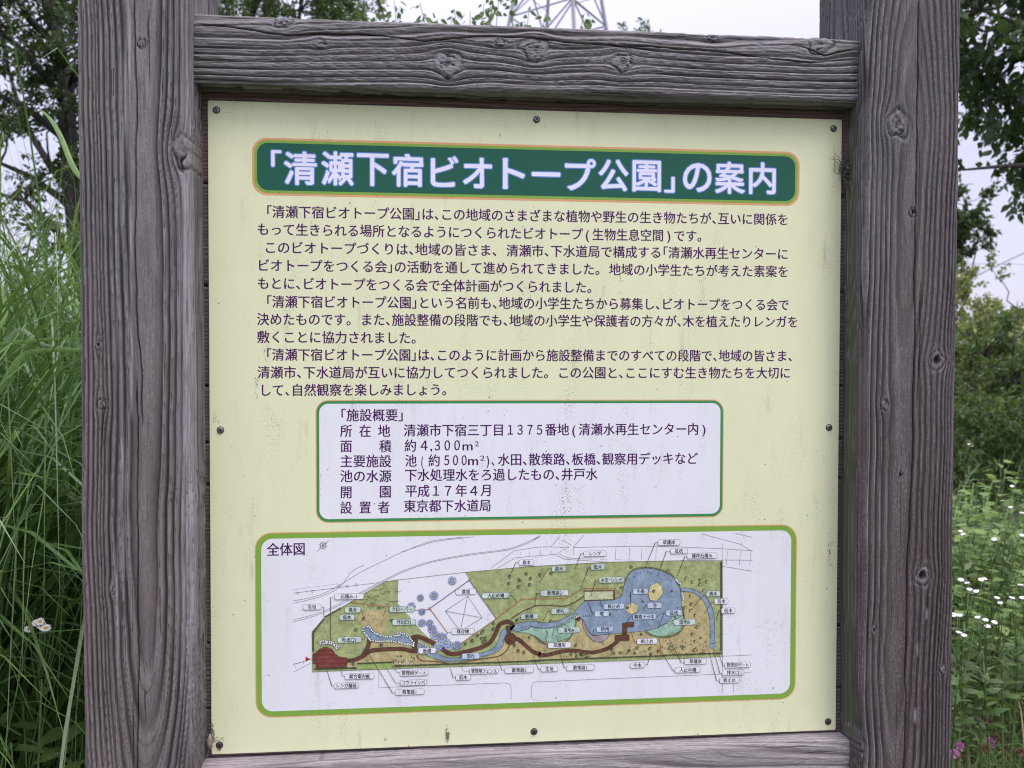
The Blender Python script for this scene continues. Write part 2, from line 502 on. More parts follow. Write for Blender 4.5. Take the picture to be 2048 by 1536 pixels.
FL = (0.855, 1.985)
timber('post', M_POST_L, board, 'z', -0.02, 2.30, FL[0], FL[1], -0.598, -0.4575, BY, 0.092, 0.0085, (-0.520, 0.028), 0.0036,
       knots=kpost([(372, 303, .017, 1.5, 'check'), (398, 318, .009, 1.4, 'hole'), (203, 808, .0055, 2.4, 'check'), (196, 690, .004, 3.5, 'hole'), (283, 88, .005, 2.0, 'check'), (225, 1180, .004, 3, 'check')]),
       cracks=[cpost([(268, -30), (270, 150), (272, 200), (270, 330), (270, 560), (272, 620), (283, 760), (283, 870)], .00085, .004),
               cpost([(273, 740), (275, 900), (276, 1100), (275, 1536), (276, 1600)], .00085, .004),
               cpost([(266, 1380), (267, 1600)], .0007, .002), cpost([(323, 120), (324, 220)], .0006, .002), cpost([(200, 940), (206, 790)], .0007, .002)],
       scuff_highlights=[(-0.4625, 1.40, .009, .42)] + [(un(u, v, BY)[0], un(u, v, BY)[2], w, l) for u, v, w, l in ((258, 60, .0016, .09), (250, 190, .0022, .07), (240, 330, .0016, .10), (232, 520, .0015, .12), (262, 520, .0020, .09), (262, 700, .0022, .08), (245, 1000, .0018, .12), (235, 1250, .0014, .10))],  # first entry: weathered corner with its light painted in; the rest are pale streaks
       brown=lambda t, p, q: np.clip((1.62 - t) / 0.55, 0, 1) * 0.75, dens=(0.0009, 0.004, 0.0021), seed=11, amp=0.0030, sharp=1.0, contrast=1.4, wander=(0.010, 0.024))
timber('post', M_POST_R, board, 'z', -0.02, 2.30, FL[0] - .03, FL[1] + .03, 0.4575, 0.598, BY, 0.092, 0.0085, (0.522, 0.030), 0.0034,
       knots=kpost([(1795, 247, .0155, 1.35, 'check'), (1826, 425, .0055, 2.4, 'hole'), (1875, 722, .0105, 1.0, 'hole'), (1770, 810, .006, 1.8, 'check'),
                    (1801, 951, .0045, 1.6, 'hole'), (1845, 1153, .0105, 1.1, 'hole'), (1749, 1262, .004, 2.0, 'hole'), (1886, 1340, .0045, 2, 'check'), (1722, 1495, .010, 2.6, 'check')]),
       cracks=[cpost([(1838, -30), (1836, 140), (1833, 250), (1832, 400), (1829, 560), (1829, 700), (1826, 790), (1825, 960), (1815, 1100), (1813, 1250), (1811, 1480), (1805, 1600)], .00085, .004),
               cpost([(1841, 560), (1838, 720), (1833, 830)], .0007, .003)],
       scuff_highlights=[(un(1854, 1228, BY)[0], un(1854, 1228, BY)[2], .0014, .008), (un(1836, 1298, BY)[0], un(1836, 1298, BY)[2], .0018, .010), (un(1832, 1432, BY)[0], un(1832, 1432, BY)[2], .0025, .010)],
       brown=lambda t, p, q: np.clip((1.70 - t) / 0.55, 0, 1) * 0.9,
       algae_shade=lambda t, p, q: np.clip((q - BY - 0.012) / 0.012, 0, 1) * (p < 0.47) * (0.55 + 0.25 * np.sin(p * 900) + 0.3 * (t < 1.75)) * np.clip((1.86 - t) * 12, 0, 1),  # algae on the inner face, its darkness also painting the shade there
       rgain=lambda t, p: 0.62 + 0.75 / (1 + np.exp((p - 0.520) / 0.004)), rwid=0.10, dens=(0.0009, 0.0021, 0.004), seed=29, amp=0.0027, sharp=0.95, contrast=1.35, wander=(0.012, 0.018), wane=[(0.915, 0.05, 0.012, -1)])


def kbeam(lst, y):
    r = []
    for (u, v, rad, el, kind) in lst:
        q = un(u, v, y); r.append((q[2], q[0], rad, el, kind))
    return r


def cbeam(lst, w, dep, y):
    P_ = sorted([(un(u, v, y)[0], un(u, v, y)[2]) for u, v in lst])
    return ([a for a, b in P_], [b for a, b in P_], w, dep)


TBY = -0.030
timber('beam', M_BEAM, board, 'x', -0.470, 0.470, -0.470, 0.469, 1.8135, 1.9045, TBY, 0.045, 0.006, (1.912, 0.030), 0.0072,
       knots=kbeam([(565, 42, .009, 1.3, 'check'), (640, 88, .006, 1.5, 'check'), (895, 128, .0160, 1.0, 'check'), (1070, 98, .0150, 1.2, 'check'),
                    (1245, 125, .0115, 1.2, 'check'), (1640, 88, .0145, 1.3, 'check'), (1425, 72, .006, 1.8, 'hole'), (1000, 85, .005, 2.0, 'check')], TBY),
       cracks=[cbeam([(384, 47), (450, 52), (510, 62), (575, 72), (640, 65), (750, 70), (850, 82), (960, 72), (1050, 74), (1150, 85), (1260, 92), (1330, 105)], .0008, .004, TBY),
               cbeam([(1240, 88), (1370, 97), (1450, 104), (1530, 114), (1620, 126), (1725, 118)], .0008, .004, TBY),
               cbeam([(1560, 88), (1600, 92), (1650, 112), (1725, 95)], .0007, .003, TBY)],
       dens=(0.0009, 0.004, 0.003), seed=43, amp=0.0034, dt=0.0022, wander=(0.014, 0.016), sharp=0.75, ragged=1.4, contrast=1.15)
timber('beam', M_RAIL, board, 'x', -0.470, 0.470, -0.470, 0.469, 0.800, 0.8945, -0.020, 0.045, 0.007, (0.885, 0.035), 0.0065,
       knots=kbeam([(640, 1515, .006, 2.5, 'check')], -0.02),
       dens=(0.0012, 0.006, 0.0012), seed=57, amp=0.0016, dt=0.0022, wander=(0.014, 0.012), sharp=0.7, contrast=0.95)
timber('beam', M_RAIL, board, 'x', -0.470, 0.470, -0.470, -0.465, 0.10, 0.19, -0.020, 0.045, 0.007, (0.15, 0.02), 0.0065,
       dens=(0.02, 0.02, 0.02), seed=58, amp=0.0, dt=0.02)

# backing planks, lying one above the other behind the panel; joints read off in the strip at the left
zj = [1.8165] + [un(408, v, .005)[2] for v in (366, 571, 772, 885, 970, 1287, 1418)] + [0.8925]
for k in range(len(zj) - 1):
    z1, z0 = zj[k] - 0.0012, zj[k + 1] + 0.0012
    mb = MB()
    xs = np.linspace(-0.459, 0.459, 13)
    c = 0.0025
    dy = random.uniform(-0.0012, 0.0012)
    prof = [(0.0045 + c, z0), (0.0045, z0 + c), (0.0045, z1 - c), (0.0045 + c, z1), (0.026, z1), (0.026, z0)]
    V = [(x, y + dy + (0.0006 * math.sin(x * 9 + k) if y < 0.02 else 0), z) for x in xs for (y, z) in prof]
    F = [[i * 6 + j, (i + 1) * 6 + j, (i + 1) * 6 + (j + 1) % 6, i * 6 + (j + 1) % 6] for i in range(12) for j in range(6)]
    F += [[5, 4, 3, 2, 1, 0][::-1], [12 * 6 + j for j in range(6)][::-1]]
    mb.add(V, F)
    obj('plank', mb.mesh('plank', [M_PLANK_RED if k == 0 else M_PLANK]), board)

# ------------------------------------------------------------------ the printed panel
_print_cache = {}


def print_mat(name, col, rough=0.42, dirt=1.0):
    key = (name,)
    if key in _print_cache: return _print_cache[key]
    m, N, L, P = new_mat(name)
    tcn = N.new('ShaderNodeTexCoord'); ob = tcn.outputs['Object']
    # algae specks in loose clusters, drawn out downwards by the rain
    sp1 = noise(N, L, mapping(N, L, ob, (1, 1, 0.8)), 640, 1, 0.5)
    cl = noise(N, L, mapping(N, L, ob, (1, 1, 0.30)), 34, 4, 0.65)
    cl2 = noise(N, L, mapping(N, L, ob, (1, 1, 0.6), (3, 1, 2)), 5, 2, 0.5)
    stk = noise(N, L, mapping(N, L, ob, (1, 1, 0.09), (1, 5, 2)), 95, 3, 0.6)
    speck = rng_map(N, L, sp1, 0.575, 0.66)
    clus = math_n(N, L, 'MULTIPLY', rng_map(N, L, cl, 0.48, 0.68), rng_map(N, L, cl2, 0.38, 0.62, 0.25, 1.0))
    a = math_n(N, L, 'MULTIPLY', speck, clus)
    streak = math_n(N, L, 'MULTIPLY', rng_map(N, L, stk, 0.57, 0.75), math_n(N, L, 'MULTIPLY', clus, 0.62))
    vor = N.new('ShaderNodeTexVoronoi'); vor.inputs['Scale'].default_value = 62; vor.inputs['Randomness'].default_value = 1.0
    L.new(ob, vor.inputs['Vector'])
    dot = rng_map(N, L, vor.outputs['Distance'], 0.055, 0.09, 1.0, 0.0)
    vs = N.new('ShaderNodeSeparateColor'); L.new(vor.outputs['Color'], vs.inputs[0])
    dot = math_n(N, L, 'MULTIPLY', dot, rng_map(N, L, vs.outputs[0], 0.72, 0.9))
    film = rng_map(N, L, noise(N, L, mapping(N, L, ob, (1, 1, .5)), 4.5, 6, 0.65), 0.40, 0.68, 0.0, 0.34)
    fac = math_n(N, L, 'MAXIMUM', math_n(N, L, 'MAXIMUM', math_n(N, L, 'MULTIPLY', a, 0.80), streak), math_n(N, L, 'MULTIPLY', dot, 0.75))
    fac = math_n(N, L, 'MULTIPLY', fac, dirt)
    c = mixc(N, L, film, col, tuple(x * 0.80 for x in col)) if not name.startswith('print_map') else mixc(N, L, rng_map(N, L, noise(N, L, ob, 70, 5, .75), .3, .7), tuple(x * .62 for x in col), tuple(min(.9, x * 1.35) for x in col))
    c = mixc(N, L, fac, c, (0.085, 0.095, 0.070))
    L.new(c, P.inputs['Base Color'])
    P.inputs['Roughness'].default_value = rough
    P.inputs['Specular IOR Level'].default_value = 0.25
    r = rng_map(N, L, noise(N, L, ob, 18, 4, 0.6), 0.3, 0.7, rough - 0.06, rough + 0.14)
    L.new(r, P.inputs['Roughness'])
    _print_cache[key] = m
    return m


CREAM = print_mat('panel_cream', (0.735, 0.755, 0.490))
WHITE = print_mat('print_white', (0.760, 0.765, 0.800))
ORANGE = print_mat('print_orange', (0.70, 0.36, 0.17))
LIME = print_mat('print_lime', (0.215, 0.390, 0.060))
MIDGREEN = print_mat('print_mid_green', (0.045, 0.260, 0.085))
DARKGREEN = print_mat('print_dark_green', (0.010, 0.098, 0.062), dirt=0.25)
INK = print_mat('print_purple_ink', (0.065, 0.004, 0.095), dirt=0.2)
TITLEWHITE = print_mat('print_title_white', (0.78, 0.77, 0.92), dirt=0.25)
TITLEBLUE = print_mat('print_title_blue', (0.13, 0.25, 0.58), dirt=0.1)
BLACKINK = print_mat('print_black_ink', (0.030, 0.032, 0.036), dirt=0.2)
GREYINK = print_mat('print_grey_ink', (0.16, 0.16, 0.18), dirt=0.2)
Y0 = 0.0
_lay = 0.00012


def yl(k):
    return Y0 - _lay * k


panel_mb = MB()
# the panel: a 3 mm sheet with slightly rounded corners, its front at y = 0


def rrect(x0, x1, z0, z1, r, n=8):
    pts = []
    for cx, cz, a in ((x1 - r, z1 - r, 0), (x0 + r, z1 - r, 90), (x0 + r, z0 + r, 180), (x1 - r, z0 + r, 270)):
        for i in range(n + 1):
            t = math.radians(a + 90 * i / n); pts.append((cx + r * math.cos(t), cz + r * math.sin(t)))
    return pts


o_ = rrect(-0.45, 0.45, 0.9, 1.8, 0.003, 4)
n_ = len(o_)
b_ = 0.0006
V = [(x, 0.0040, z) for x, z in o_] + [(x, b_, z) for x, z in o_] + [(x * (1 - b_ / .45), 0.0, 1.35 + (z - 1.35) * (1 - b_ / .45)) for x, z in o_]
F = [[i, (i + 1) % n_, n_ + (i + 1) % n_, n_ + i][::-1] for i in range(n_)] + [[n_ + i, n_ + (i + 1) % n_, 2 * n_ + (i + 1) % n_, 2 * n_ + i][::-1] for i in range(n_)]
F += [list(range(n_)), [2 * n_ + i for i in range(n_)][::-1]]
panel_mb.add(V, F)
panel = obj('sign_panel', panel_mb.mesh('sign_panel', [CREAM]), board)


class Flat:
    """flat print: polygons in panel coordinates, on thin sheets one above another"""
    def __init__(s): s.v = []; s.f = []; s.m = []; s.mats = []

    def mi(s, mat):
        if mat not in s.mats: s.mats.append(mat)
        return s.mats.index(mat)

    def raw(s, pts, tris, lay, mat):
        o = len(s.v); y = yl(lay)
        s.v += [(p[0], y, p[1]) for p in pts]
        k = s.mi(mat)
        for t in tris:
            a, b, c = [pts[i] for i in t]
            ar = (b[0] - a[0]) * (c[1] - a[1]) - (b[1] - a[1]) * (c[0] - a[0])
            s.f.append([i + o for i in (t if ar > 0 else t[::-1])]); s.m.append(k)

    def poly(s, pts, lay, mat):
        tris = geometry.tessellate_polygon([[Vector((p[0], p[1], 0)) for p in pts]])
        s.raw(pts, [tuple(t) for t in tris], lay, mat)

    def ring(s, outer, inner, lay, mat):
        n = len(outer); pts = list(outer) + list(inner)
        tr = []
        for i in range(n):
            j = (i + 1) % n
            tr += [(i, j, n + j), (i, n + j, n + i)]
        s.raw(pts, tr, lay, mat)

    def line(s, pts, w, lay, mat, closed=False, dash=None):
        P_ = [np.array(p, float) for p in pts]
        if closed: P_.append(P_[0])
        if dash:
            out = []
            for a, b in zip(P_[:-1], P_[1:]):
                L_ = np.linalg.norm(b - a); k = max(1, int(L_ / (dash[0] + dash[1])))
                for i in range(k):
                    f0 = i / k; f1 = f0 + dash[0] / (dash[0] + dash[1]) / k
                    out.append((a + (b - a) * f0, a + (b - a) * f1))
            for a, b in out: s.line([a, b], w, lay, mat)
            return
        n = len(P_); L1 = []; R1 = []
        for i in range(n):
            a = P_[max(i - 1, 0)]; b = P_[min(i + 1, n - 1)]
            if closed and i in (0, n - 1): a, b = P_[-2], P_[1]
            d = b - a; d = d / (np.linalg.norm(d) + 1e-12); nn = np.array([-d[1], d[0]])
            k = 1.0
            if 0 < i < n - 1:
                e = P_[i] - P_[i - 1]; e = e / (np.linalg.norm(e) + 1e-12)
                k = 1 / max(0.5, abs(e @ d))
            L1.append(P_[i] + nn * w / 2 * k); R1.append(P_[i] - nn * w / 2 * k)
        tr = []
        for i in range(n - 1):
            tr += [(i, i + 1, n + i + 1), (i, n + i + 1, n + i)]
        s.raw([tuple(p) for p in L1 + R1], tr, lay, mat)

    def disc(s, c, r, lay, mat, n=14, jit=0.0, sx=1.0):
        pts = []
        for i in range(n):
            a = 2 * math.pi * i / n; q = r * (1 + random.uniform(-jit, jit))
            pts.append((c[0] + q * math.cos(a) * sx, c[1] + q * math.sin(a)))
        s.raw(pts + [tuple(c)], [(i, (i + 1) % n, n) for i in range(n)], lay, mat)

    def circle(s, c, r, w, lay, mat, n=14, sx=1.0):
        o = [(c[0] + (r + w / 2) * math.cos(2 * math.pi * i / n) * sx, c[1] + (r + w / 2) * math.sin(2 * math.pi * i / n)) for i in range(n)]
        q = [(c[0] + (r - w / 2) * math.cos(2 * math.pi * i / n) * sx, c[1] + (r - w / 2) * math.sin(2 * math.pi * i / n)) for i in range(n)]
        s.ring(o, q, lay, mat)

    def make(s, name, parent=panel):
        return obj(name, np_mesh(name, s.v, s.f, s.mats, s.m), parent)


def pp(u, v):
    q = un(u, v, 0.0); return (q[0], q[2])


PXM = 0.9 / 1250      # metres of panel per photo pixel, about


def box_from_px(l, r, tl, tr, bl, br):
    a, b, c, d = pp(l, tl), pp(r, tr), pp(l, bl), pp(r, br)
    return (a[0] + c[0]) / 2, (b[0] + d[0]) / 2, (c[1] + d[1]) / 2, (a[1] + b[1]) / 2


def grow(b, d): return (b[0] - d, b[1] + d, b[2] - d, b[3] + d)


# title banner
tb = box_from_px(504, 1599, 275.6, 303.5, 391, 411)
fl = Flat()
fl.poly(rrect(*tb, 0.020), 1, ORANGE)
fl.poly(rrect(*grow(tb, -0.0030), 0.018), 2, LIME)
fl.poly(rrect(*grow(tb, -0.0068), 0.015), 3, DARKGREEN)
fl.make('title_banner')
# overview box
ob_ = box_from_px(631.5, 1446.8, 801.5, 798, 1044, 1035.5)
fl = Flat()
fl.poly(rrect(*ob_, 0.017), 1, ORANGE)
fl.poly(rrect(*grow(ob_, -0.0013), 0.016), 2, MIDGREEN)
fl.poly(rrect(*grow(ob_, -0.0050), 0.0125), 3, WHITE)
fl.make('facility_box')
# map box
mb_ = box_from_px(510.4, 1592.3, 1066, 1048, 1433.5, 1400)
fl = Flat()
fl.poly(rrect(*mb_, 0.023), 1, ORANGE)
fl.poly(rrect(*grow(mb_, -0.0014), 0.022), 2, LIME)
fl.poly(rrect(*grow(mb_, -0.0086), 0.0155), 3, WHITE)
fl.make('map_box')

# ---- lettering
BODY = [
    ("「清瀬下宿ビオトープ公園」は、この地域のさまざまな植物や野生の生き物たちが、互いに関係を", 531, 423, 1577.5, 439),
    ("もって生きられる場所となるようにつくられたビオトープ(生物生息空間)です。", 513.4, 458, 1406, 472),
    ("このビオトープづくりは、地域の皆さま、 清瀬市、下水道局で構成する「清瀬水再生センターに", 527.5, 494.5, 1577.5, 508),
    ("ビオトープをつくる会」の活動を通して進められてきました。 地域の小学生たちが考えた素案を", 513.6, 530, 1578, 543),
    ("もとに、ビオトープをつくる会で全体計画がつくられました。", 514, 566, 1186, 574.5),
    ("「清瀬下宿ビオトープ公園」という名前も、地域の小学生たちから募集し、ビオトープをつくる会で", 531, 603, 1579, 609.5),
    ("決めたものです。 また、施設整備の段階でも、地域の小学生や保護者の方々が、木を植えたりレンガを", 513.4, 638, 1597, 643.5),
    ("敷くことに協力されました。", 513.6, 673.5, 835, 675.5),
    ("「清瀬下宿ビオトープ公園」は、このように計画から施設整備までのすべての段階で、地域の皆さま、", 531, 709, 1587, 711.5),
    ("清瀬市、下水道局が互いに協力してつくられました。 この公園と、ここにすむ生き物たちを大切に", 514.5, 744.5, 1582, 745.5),
    ("して、自然観察を楽しみましょう。", 518, 780, 896, 779),
]
FAC = [  # text, left px, y at left, right px, y at right, glyph height factor
    ("「施設概要」", 679.5, 830, 809, 830),
    ("所", 680, 861.5, 705, 861.5), ("在", 718, 861.5, 743, 861.5), ("地", 755.5, 861.5, 781, 861.5),
    ("清瀬市下宿三丁目", 807, 860.5, 1009.5, 859.5), ("１３７５", 1011, 859, 1089, 859), ("番地(清瀬水再生センター内)", 1089.5, 859, 1417, 857.5),
    ("面", 680, 892, 705, 892), ("積", 758, 892, 783.5, 892), ("約", 808.5, 891, 833.5, 891), ("４", 836, 890.5, 860, 890.5), (",", 859, 890.5, 866, 890.5),
    ("３００", 865, 890.5, 924, 890), ("m", 923.5, 890.5, 947, 890.5),
    ("主要施設", 680, 922, 783.5, 922), ("池", 809.5, 921, 834, 921), ("(", 840, 921, 849, 921), ("約", 856, 921, 881, 920.5), ("５００", 885, 920, 937, 920), ("m", 934.5, 920, 958, 920),
    (")、", 969, 920, 991, 920), ("水田、散策路、板橋、観察用デッキなど", 995, 919, 1396, 916.5),
    ("池の水源", 680, 952, 783.5, 952), ("下水処理水をろ過したもの、井戸水", 809, 950, 1195.5, 948),
    ("開", 680, 984, 705, 984), ("園", 758, 983, 783.5, 983), ("平成", 809.5, 981.5, 860, 981.5), ("１７", 860, 981, 908, 981), ("年", 910, 981, 935, 981), ("４", 935, 981, 960, 981), ("月", 961, 980, 985, 980),
    ("設", 680, 1015, 705, 1015), ("置", 718, 1014.5, 743, 1014.5), ("者", 755, 1014, 780, 1014), ("東京都下水道局", 807, 1012, 983, 1010.5),
]
TITLE = [("「", 540, 566, 297.5, 336.5), ("清", 565, 637, 300, 373), ("瀬", 640, 710.5, 300, 374), ("下", 711.5, 780.5, 304, 375), ("宿", 781, 850, 305, 376.5),
         ("ビ", 858.5, 920, 309, 377), ("オ", 923, 987, 312.5, 379.5), ("ト", 1002.5, 1053, 313.5, 381), ("ー", 1060.5, 1124, 340.5, 357), ("プ", 1127, 1194.5, 314.5, 384),
         ("公", 1194, 1260, 316, 385.5), ("園", 1262, 1325, 318, 386.5), ("」", 1325.5, 1352.5, 350.5, 388.5), ("の", 1363, 1426, 323.5, 387), ("案", 1427, 1492, 320, 390.5), ("内", 1495, 1554.5, 322, 391.5)]

MAPLAB = []   # filled below: text, zoom region, cx, cy, width, leader points


def RA(x, y): return pp(500 + x / 3.84, 1040 + y / 3.84)
def RB(x, y): return pp(780 + x / 3.84, 1040 + y / 3.84)
def RC(x, y): return pp(1060 + x / 3.84, 1040 + y / 3.84)
def RD(x, y): return pp(1330 + x / 3.84, 1040 + y / 3.84)


LAB = [
    (RA, "石積み-1", 762, 585, 225, [(650, 592), (620, 592), (620, 925)], 0), (RA, "生垣", 478, 665, 140, [(546, 667), (568, 667), (568, 745)], 0),
    (RA, "高木", 790, 687, 120, [(850, 687), (862, 700), (875, 755)], 1), (RA, "低木", 745, 745, 115, [(800, 745), (815, 775)], 1),
    (RA, "吐出口1", 765, 917, 185, [(855, 917), (880, 910), (885, 885)], 1), (RA, "総合案内板", 842, 1197, 225, [(730, 1197), (712, 1197), (697, 1150)], 0),
    (RA, "レンガ舗装", 740, 1268, 185, [(648, 1272), (630, 1272), (588, 1140)], 0),
    (RB, "クローバー", 92, 682, 190, [(-10, 690), (-35, 690), (-50, 735)], 1), (RB, "吐出口2", 108, 782, 180, [], 1), (RB, "鉄塔", 583, 549, 155, [], 0),
    (RB, "既存樹", 560, 852, 180, [(470, 860), (445, 860), (425, 890)], 0), (RB, "人止め柵", 812, 577, 210, [(918, 577), (935, 580), (975, 625)], 1),
    (RB, "高木", 1048, 324, 115, [(990, 324), (965, 324), (920, 430)], 0), (RB, "板橋", 1070, 737, 130, [(1005, 745), (985, 755), (925, 830)], 1),
    (RB, "板橋", 285, 1000, 135, [(218, 1000), (200, 975)], 0), (RB, "流れ", 620, 1042, 135, [(555, 1045), (535, 1050), (528, 1070)], 2),
    (RB, "管理用ゲート", 185, 1172, 215, [(75, 1167), (55, 1167), (15, 1115)], 0), (RB, "コウライシバ", 180, 1245, 200, [(82, 1250), (45, 1250), (-32, 1130)], 0),
    (RB, "散策路1", 152, 1317, 222, [(42, 1327), (20, 1327), (-165, 1020)], 0), (RB, "低木", 562, 1205, 115, [(507, 1207), (485, 1207), (460, 1130)], 0),
    (RB, "管理用フェンス", 722, 1157, 220, [(610, 1157), (560, 1157), (548, 1120)], 0), (RB, "散策路2", 992, 1150, 220, [(885, 1152), (860, 1152), (825, 1055)], 0),
    (RC, "レンゲ", 498, 256, 172, [(410, 256), (390, 256), (340, 385)], 0), (RC, "草護岸", 1065, 170, 170, [(980, 172), (960, 172), (885, 360)], 0),
    (RC, "苗木", 222, 372, 110, [(165, 372), (140, 372), (70, 480)], 1), (RC, "低木", 520, 358, 110, [(465, 362), (450, 362), (390, 520)], 1),
    (RC, "水田・レンゲ", 625, 457, 190, [(530, 460), (505, 460), (465, 582)], 1), (RC, "散策路2", 187, 558, 215, [(80, 562), (50, 562), (35, 660)], 1),
    (RC, "連杭", 230, 697, 135, [(165, 700), (135, 700), (100, 775)], 1), (RC, "板止め", 643, 660, 160, [(565, 660), (550, 660), (538, 622)], 2),
    (RC, "堰", 550, 717, 110, [(495, 717), (480, 717), (440, 620)], 2), (RC, "小島", 848, 545, 115, [(790, 548), (772, 548), (768, 670)], 2),
    (RC, "池", 955, 653, 110, [(905, 655), (885, 655), (865, 697)], 2), (RC, "観察デッキ", 877, 740, 178, [(790, 742), (765, 742), (742, 785)], 2),
    (RC, "湿地A", 297, 842, 170, [(212, 842), (185, 842), (168, 885)], 1), (RC, "砂州", 575, 835, 130, [(508, 838), (490, 838), (480, 880)], 2),
    (RC, "草護岸", 225, 958, 175, [(138, 960), (115, 960), (95, 940)], 0), (RC, "板止め", 897, 928, 155, [(820, 932), (800, 932), (778, 865)], 0),
    (RC, "生垣", 148, 1140, 130, [(82, 1148), (68, 1148), (35, 1085)], 0), (RC, "散策路1", 386, 1130, 215, [(278, 1133), (262, 1133), (225, 1015)], 0),
    (RC, "中木", 823, 1112, 110, [(878, 1110), (900, 1110), (925, 1030)], 0),
    (RD, "乱杭", 105, 235, 130, [(40, 240), (8, 240), (-52, 410)], 0), (RD, "護岸石積み", 283, 272, 230, [(168, 280), (150, 280), (85, 445)], 0),
    (RD, "高木", 368, 563, 105, [(315, 570), (290, 575), (200, 690)], 1), (RD, "苗木", 430, 622, 105, [(378, 628), (350, 640), (300, 720)], 0),
    (RD, "低木", 483, 693, 105, [(428, 690), (415, 690), (390, 765)], 0), (RD, "乱杭", 67, 710, 125, [(0, 712), (-12, 715), (-50, 820)], 2),
    (RD, "湿地B", 148, 782, 170, [(62, 790), (45, 790), (20, 825)], 1), (RD, "草護岸", 232, 1083, 170, [(148, 1095), (125, 1095), (25, 890)], 0),
    (RD, "人止め柵", 173, 1147, 195, [(78, 1157), (62, 1157), (-35, 1000)], 0), (RD, "管理用ゲート", 556, 1110, 195, [(458, 1118), (443, 1118), (415, 1030)], 0),
    (RD, "排水口", 520, 1168, 165, [(437, 1175), (420, 1175), (368, 985)], 0), (RD, "板止め", 492, 1227, 150, [(417, 1235), (395, 1235), (335, 1010)], 0),
]

# glyph outlines from the font built into Blender
GLY = {}


def collect_glyphs(chars, offset=0.0):
    made = []
    for ch in chars:
        c = bpy.data.curves.new('glyph', 'FONT'); c.body = ch; c.size = 1.0; c.resolution_u = 4; c.offset = offset
        o = bpy.data.objects.new('glyph', c); COL.objects.link(o); made.append((ch, c, o))
    dg = bpy.context.evaluated_depsgraph_get()
    for ch, c, o in made:
        ev = o.evaluated_get(dg); me = ev.to_mesh(); me.calc_loop_triangles()
        v = np.array([(q.co.x, q.co.y) for q in me.vertices]) if len(me.vertices) else np.zeros((0, 2))
        t = [tuple(tr.vertices) for tr in me.loop_triangles]
        GLY[ch] = (v, t)
        ev.to_mesh_clear()
    for ch, c, o in made:
        bpy.data.objects.remove(o); bpy.data.curves.remove(c)


allch = set(''.join(x[0] for x in BODY) + ''.join(x[0] for x in FAC) + '全体図2N') - {' '}
collect_glyphs(sorted(allch | set(''.join(x[1] for x in LAB)) | set(x[0] for x in TITLE)))
HALF = {'「': 0.5, '」': 0.5, '、': 0.5, '。': 0.5, '(': 0.75, ')': 0.80, ' ': 0.62, ',': 0.3, '-': 0.5, '1': 0.55, '2': 0.55, 'A': 0.62, 'B': 0.62, 'm': 0.78, '・': 0.6}


def set_line(flat, text, a, b, size, lay, mat, bold=0.014):
    """text from panel point a to b (vertical middle of the signs), each sign in its own cell"""
    adv = [HALF.get(c, 1.0) for c in text]
    tot = sum(adv); a = np.array(a); b = np.array(b); d = b - a; L_ = np.linalg.norm(d); d = d / L_
    up = np.array([-d[1], d[0]]); em = L_ / tot
    x = 0.0
    for ch, w in zip(text, adv):
        if ch != ' ':
            v, t = GLY[ch]
            sx = em
            if ch == '「': ox = -0.5
            elif ch in '()-12ABm,': ox = (w - (v[:, 0].max() + v[:, 0].min())) / 2
            elif ch == '・': ox = (w - 1) / 2
            else: ox = 0.0
            px = (x + ox + v[:, 0]) * sx; py = (v[:, 1] - 0.38) * size
            pts = a + px[:, None] * d + py[:, None] * up
            for k in range(2 if bold else 1):      # printed heavy: struck twice, a hair apart
                q = pts + (bold if k == 0 else -bold) * size * (d + 0.3 * up)
                flat.raw([tuple(p) for p in q], t, lay + 0.25 * k, mat)
        x += w


EM = 0.0183
for (s, x0, y0_, x1, y1_) in BODY:
    fl = Flat()
    set_line(fl, s, pp(x0, y0_), pp(x1, y1_), EM, 1.5, INK)
    fl.make('lettering_line')
fl = Flat()
for (s, x0, y0_, x1, y1_) in FAC:
    set_line(fl, s, pp(x0, y0_), pp(x1, y1_), EM * 1.02, 4.2, INK)
for (x0, x1, yy) in ((950, 958.5, 887.5), (961, 970, 916)):
    v, t = GLY['2']
    a = np.array(pp(x0, yy)); w = pp(x1, yy)[0] - a[0]
    fl.raw([(a[0] + (q[0] - .06) / .45 * w, a[1] + (q[1] - .35) * 0.0105) for q in v], t, 4.2, INK)
fl.make('facility_lettering')


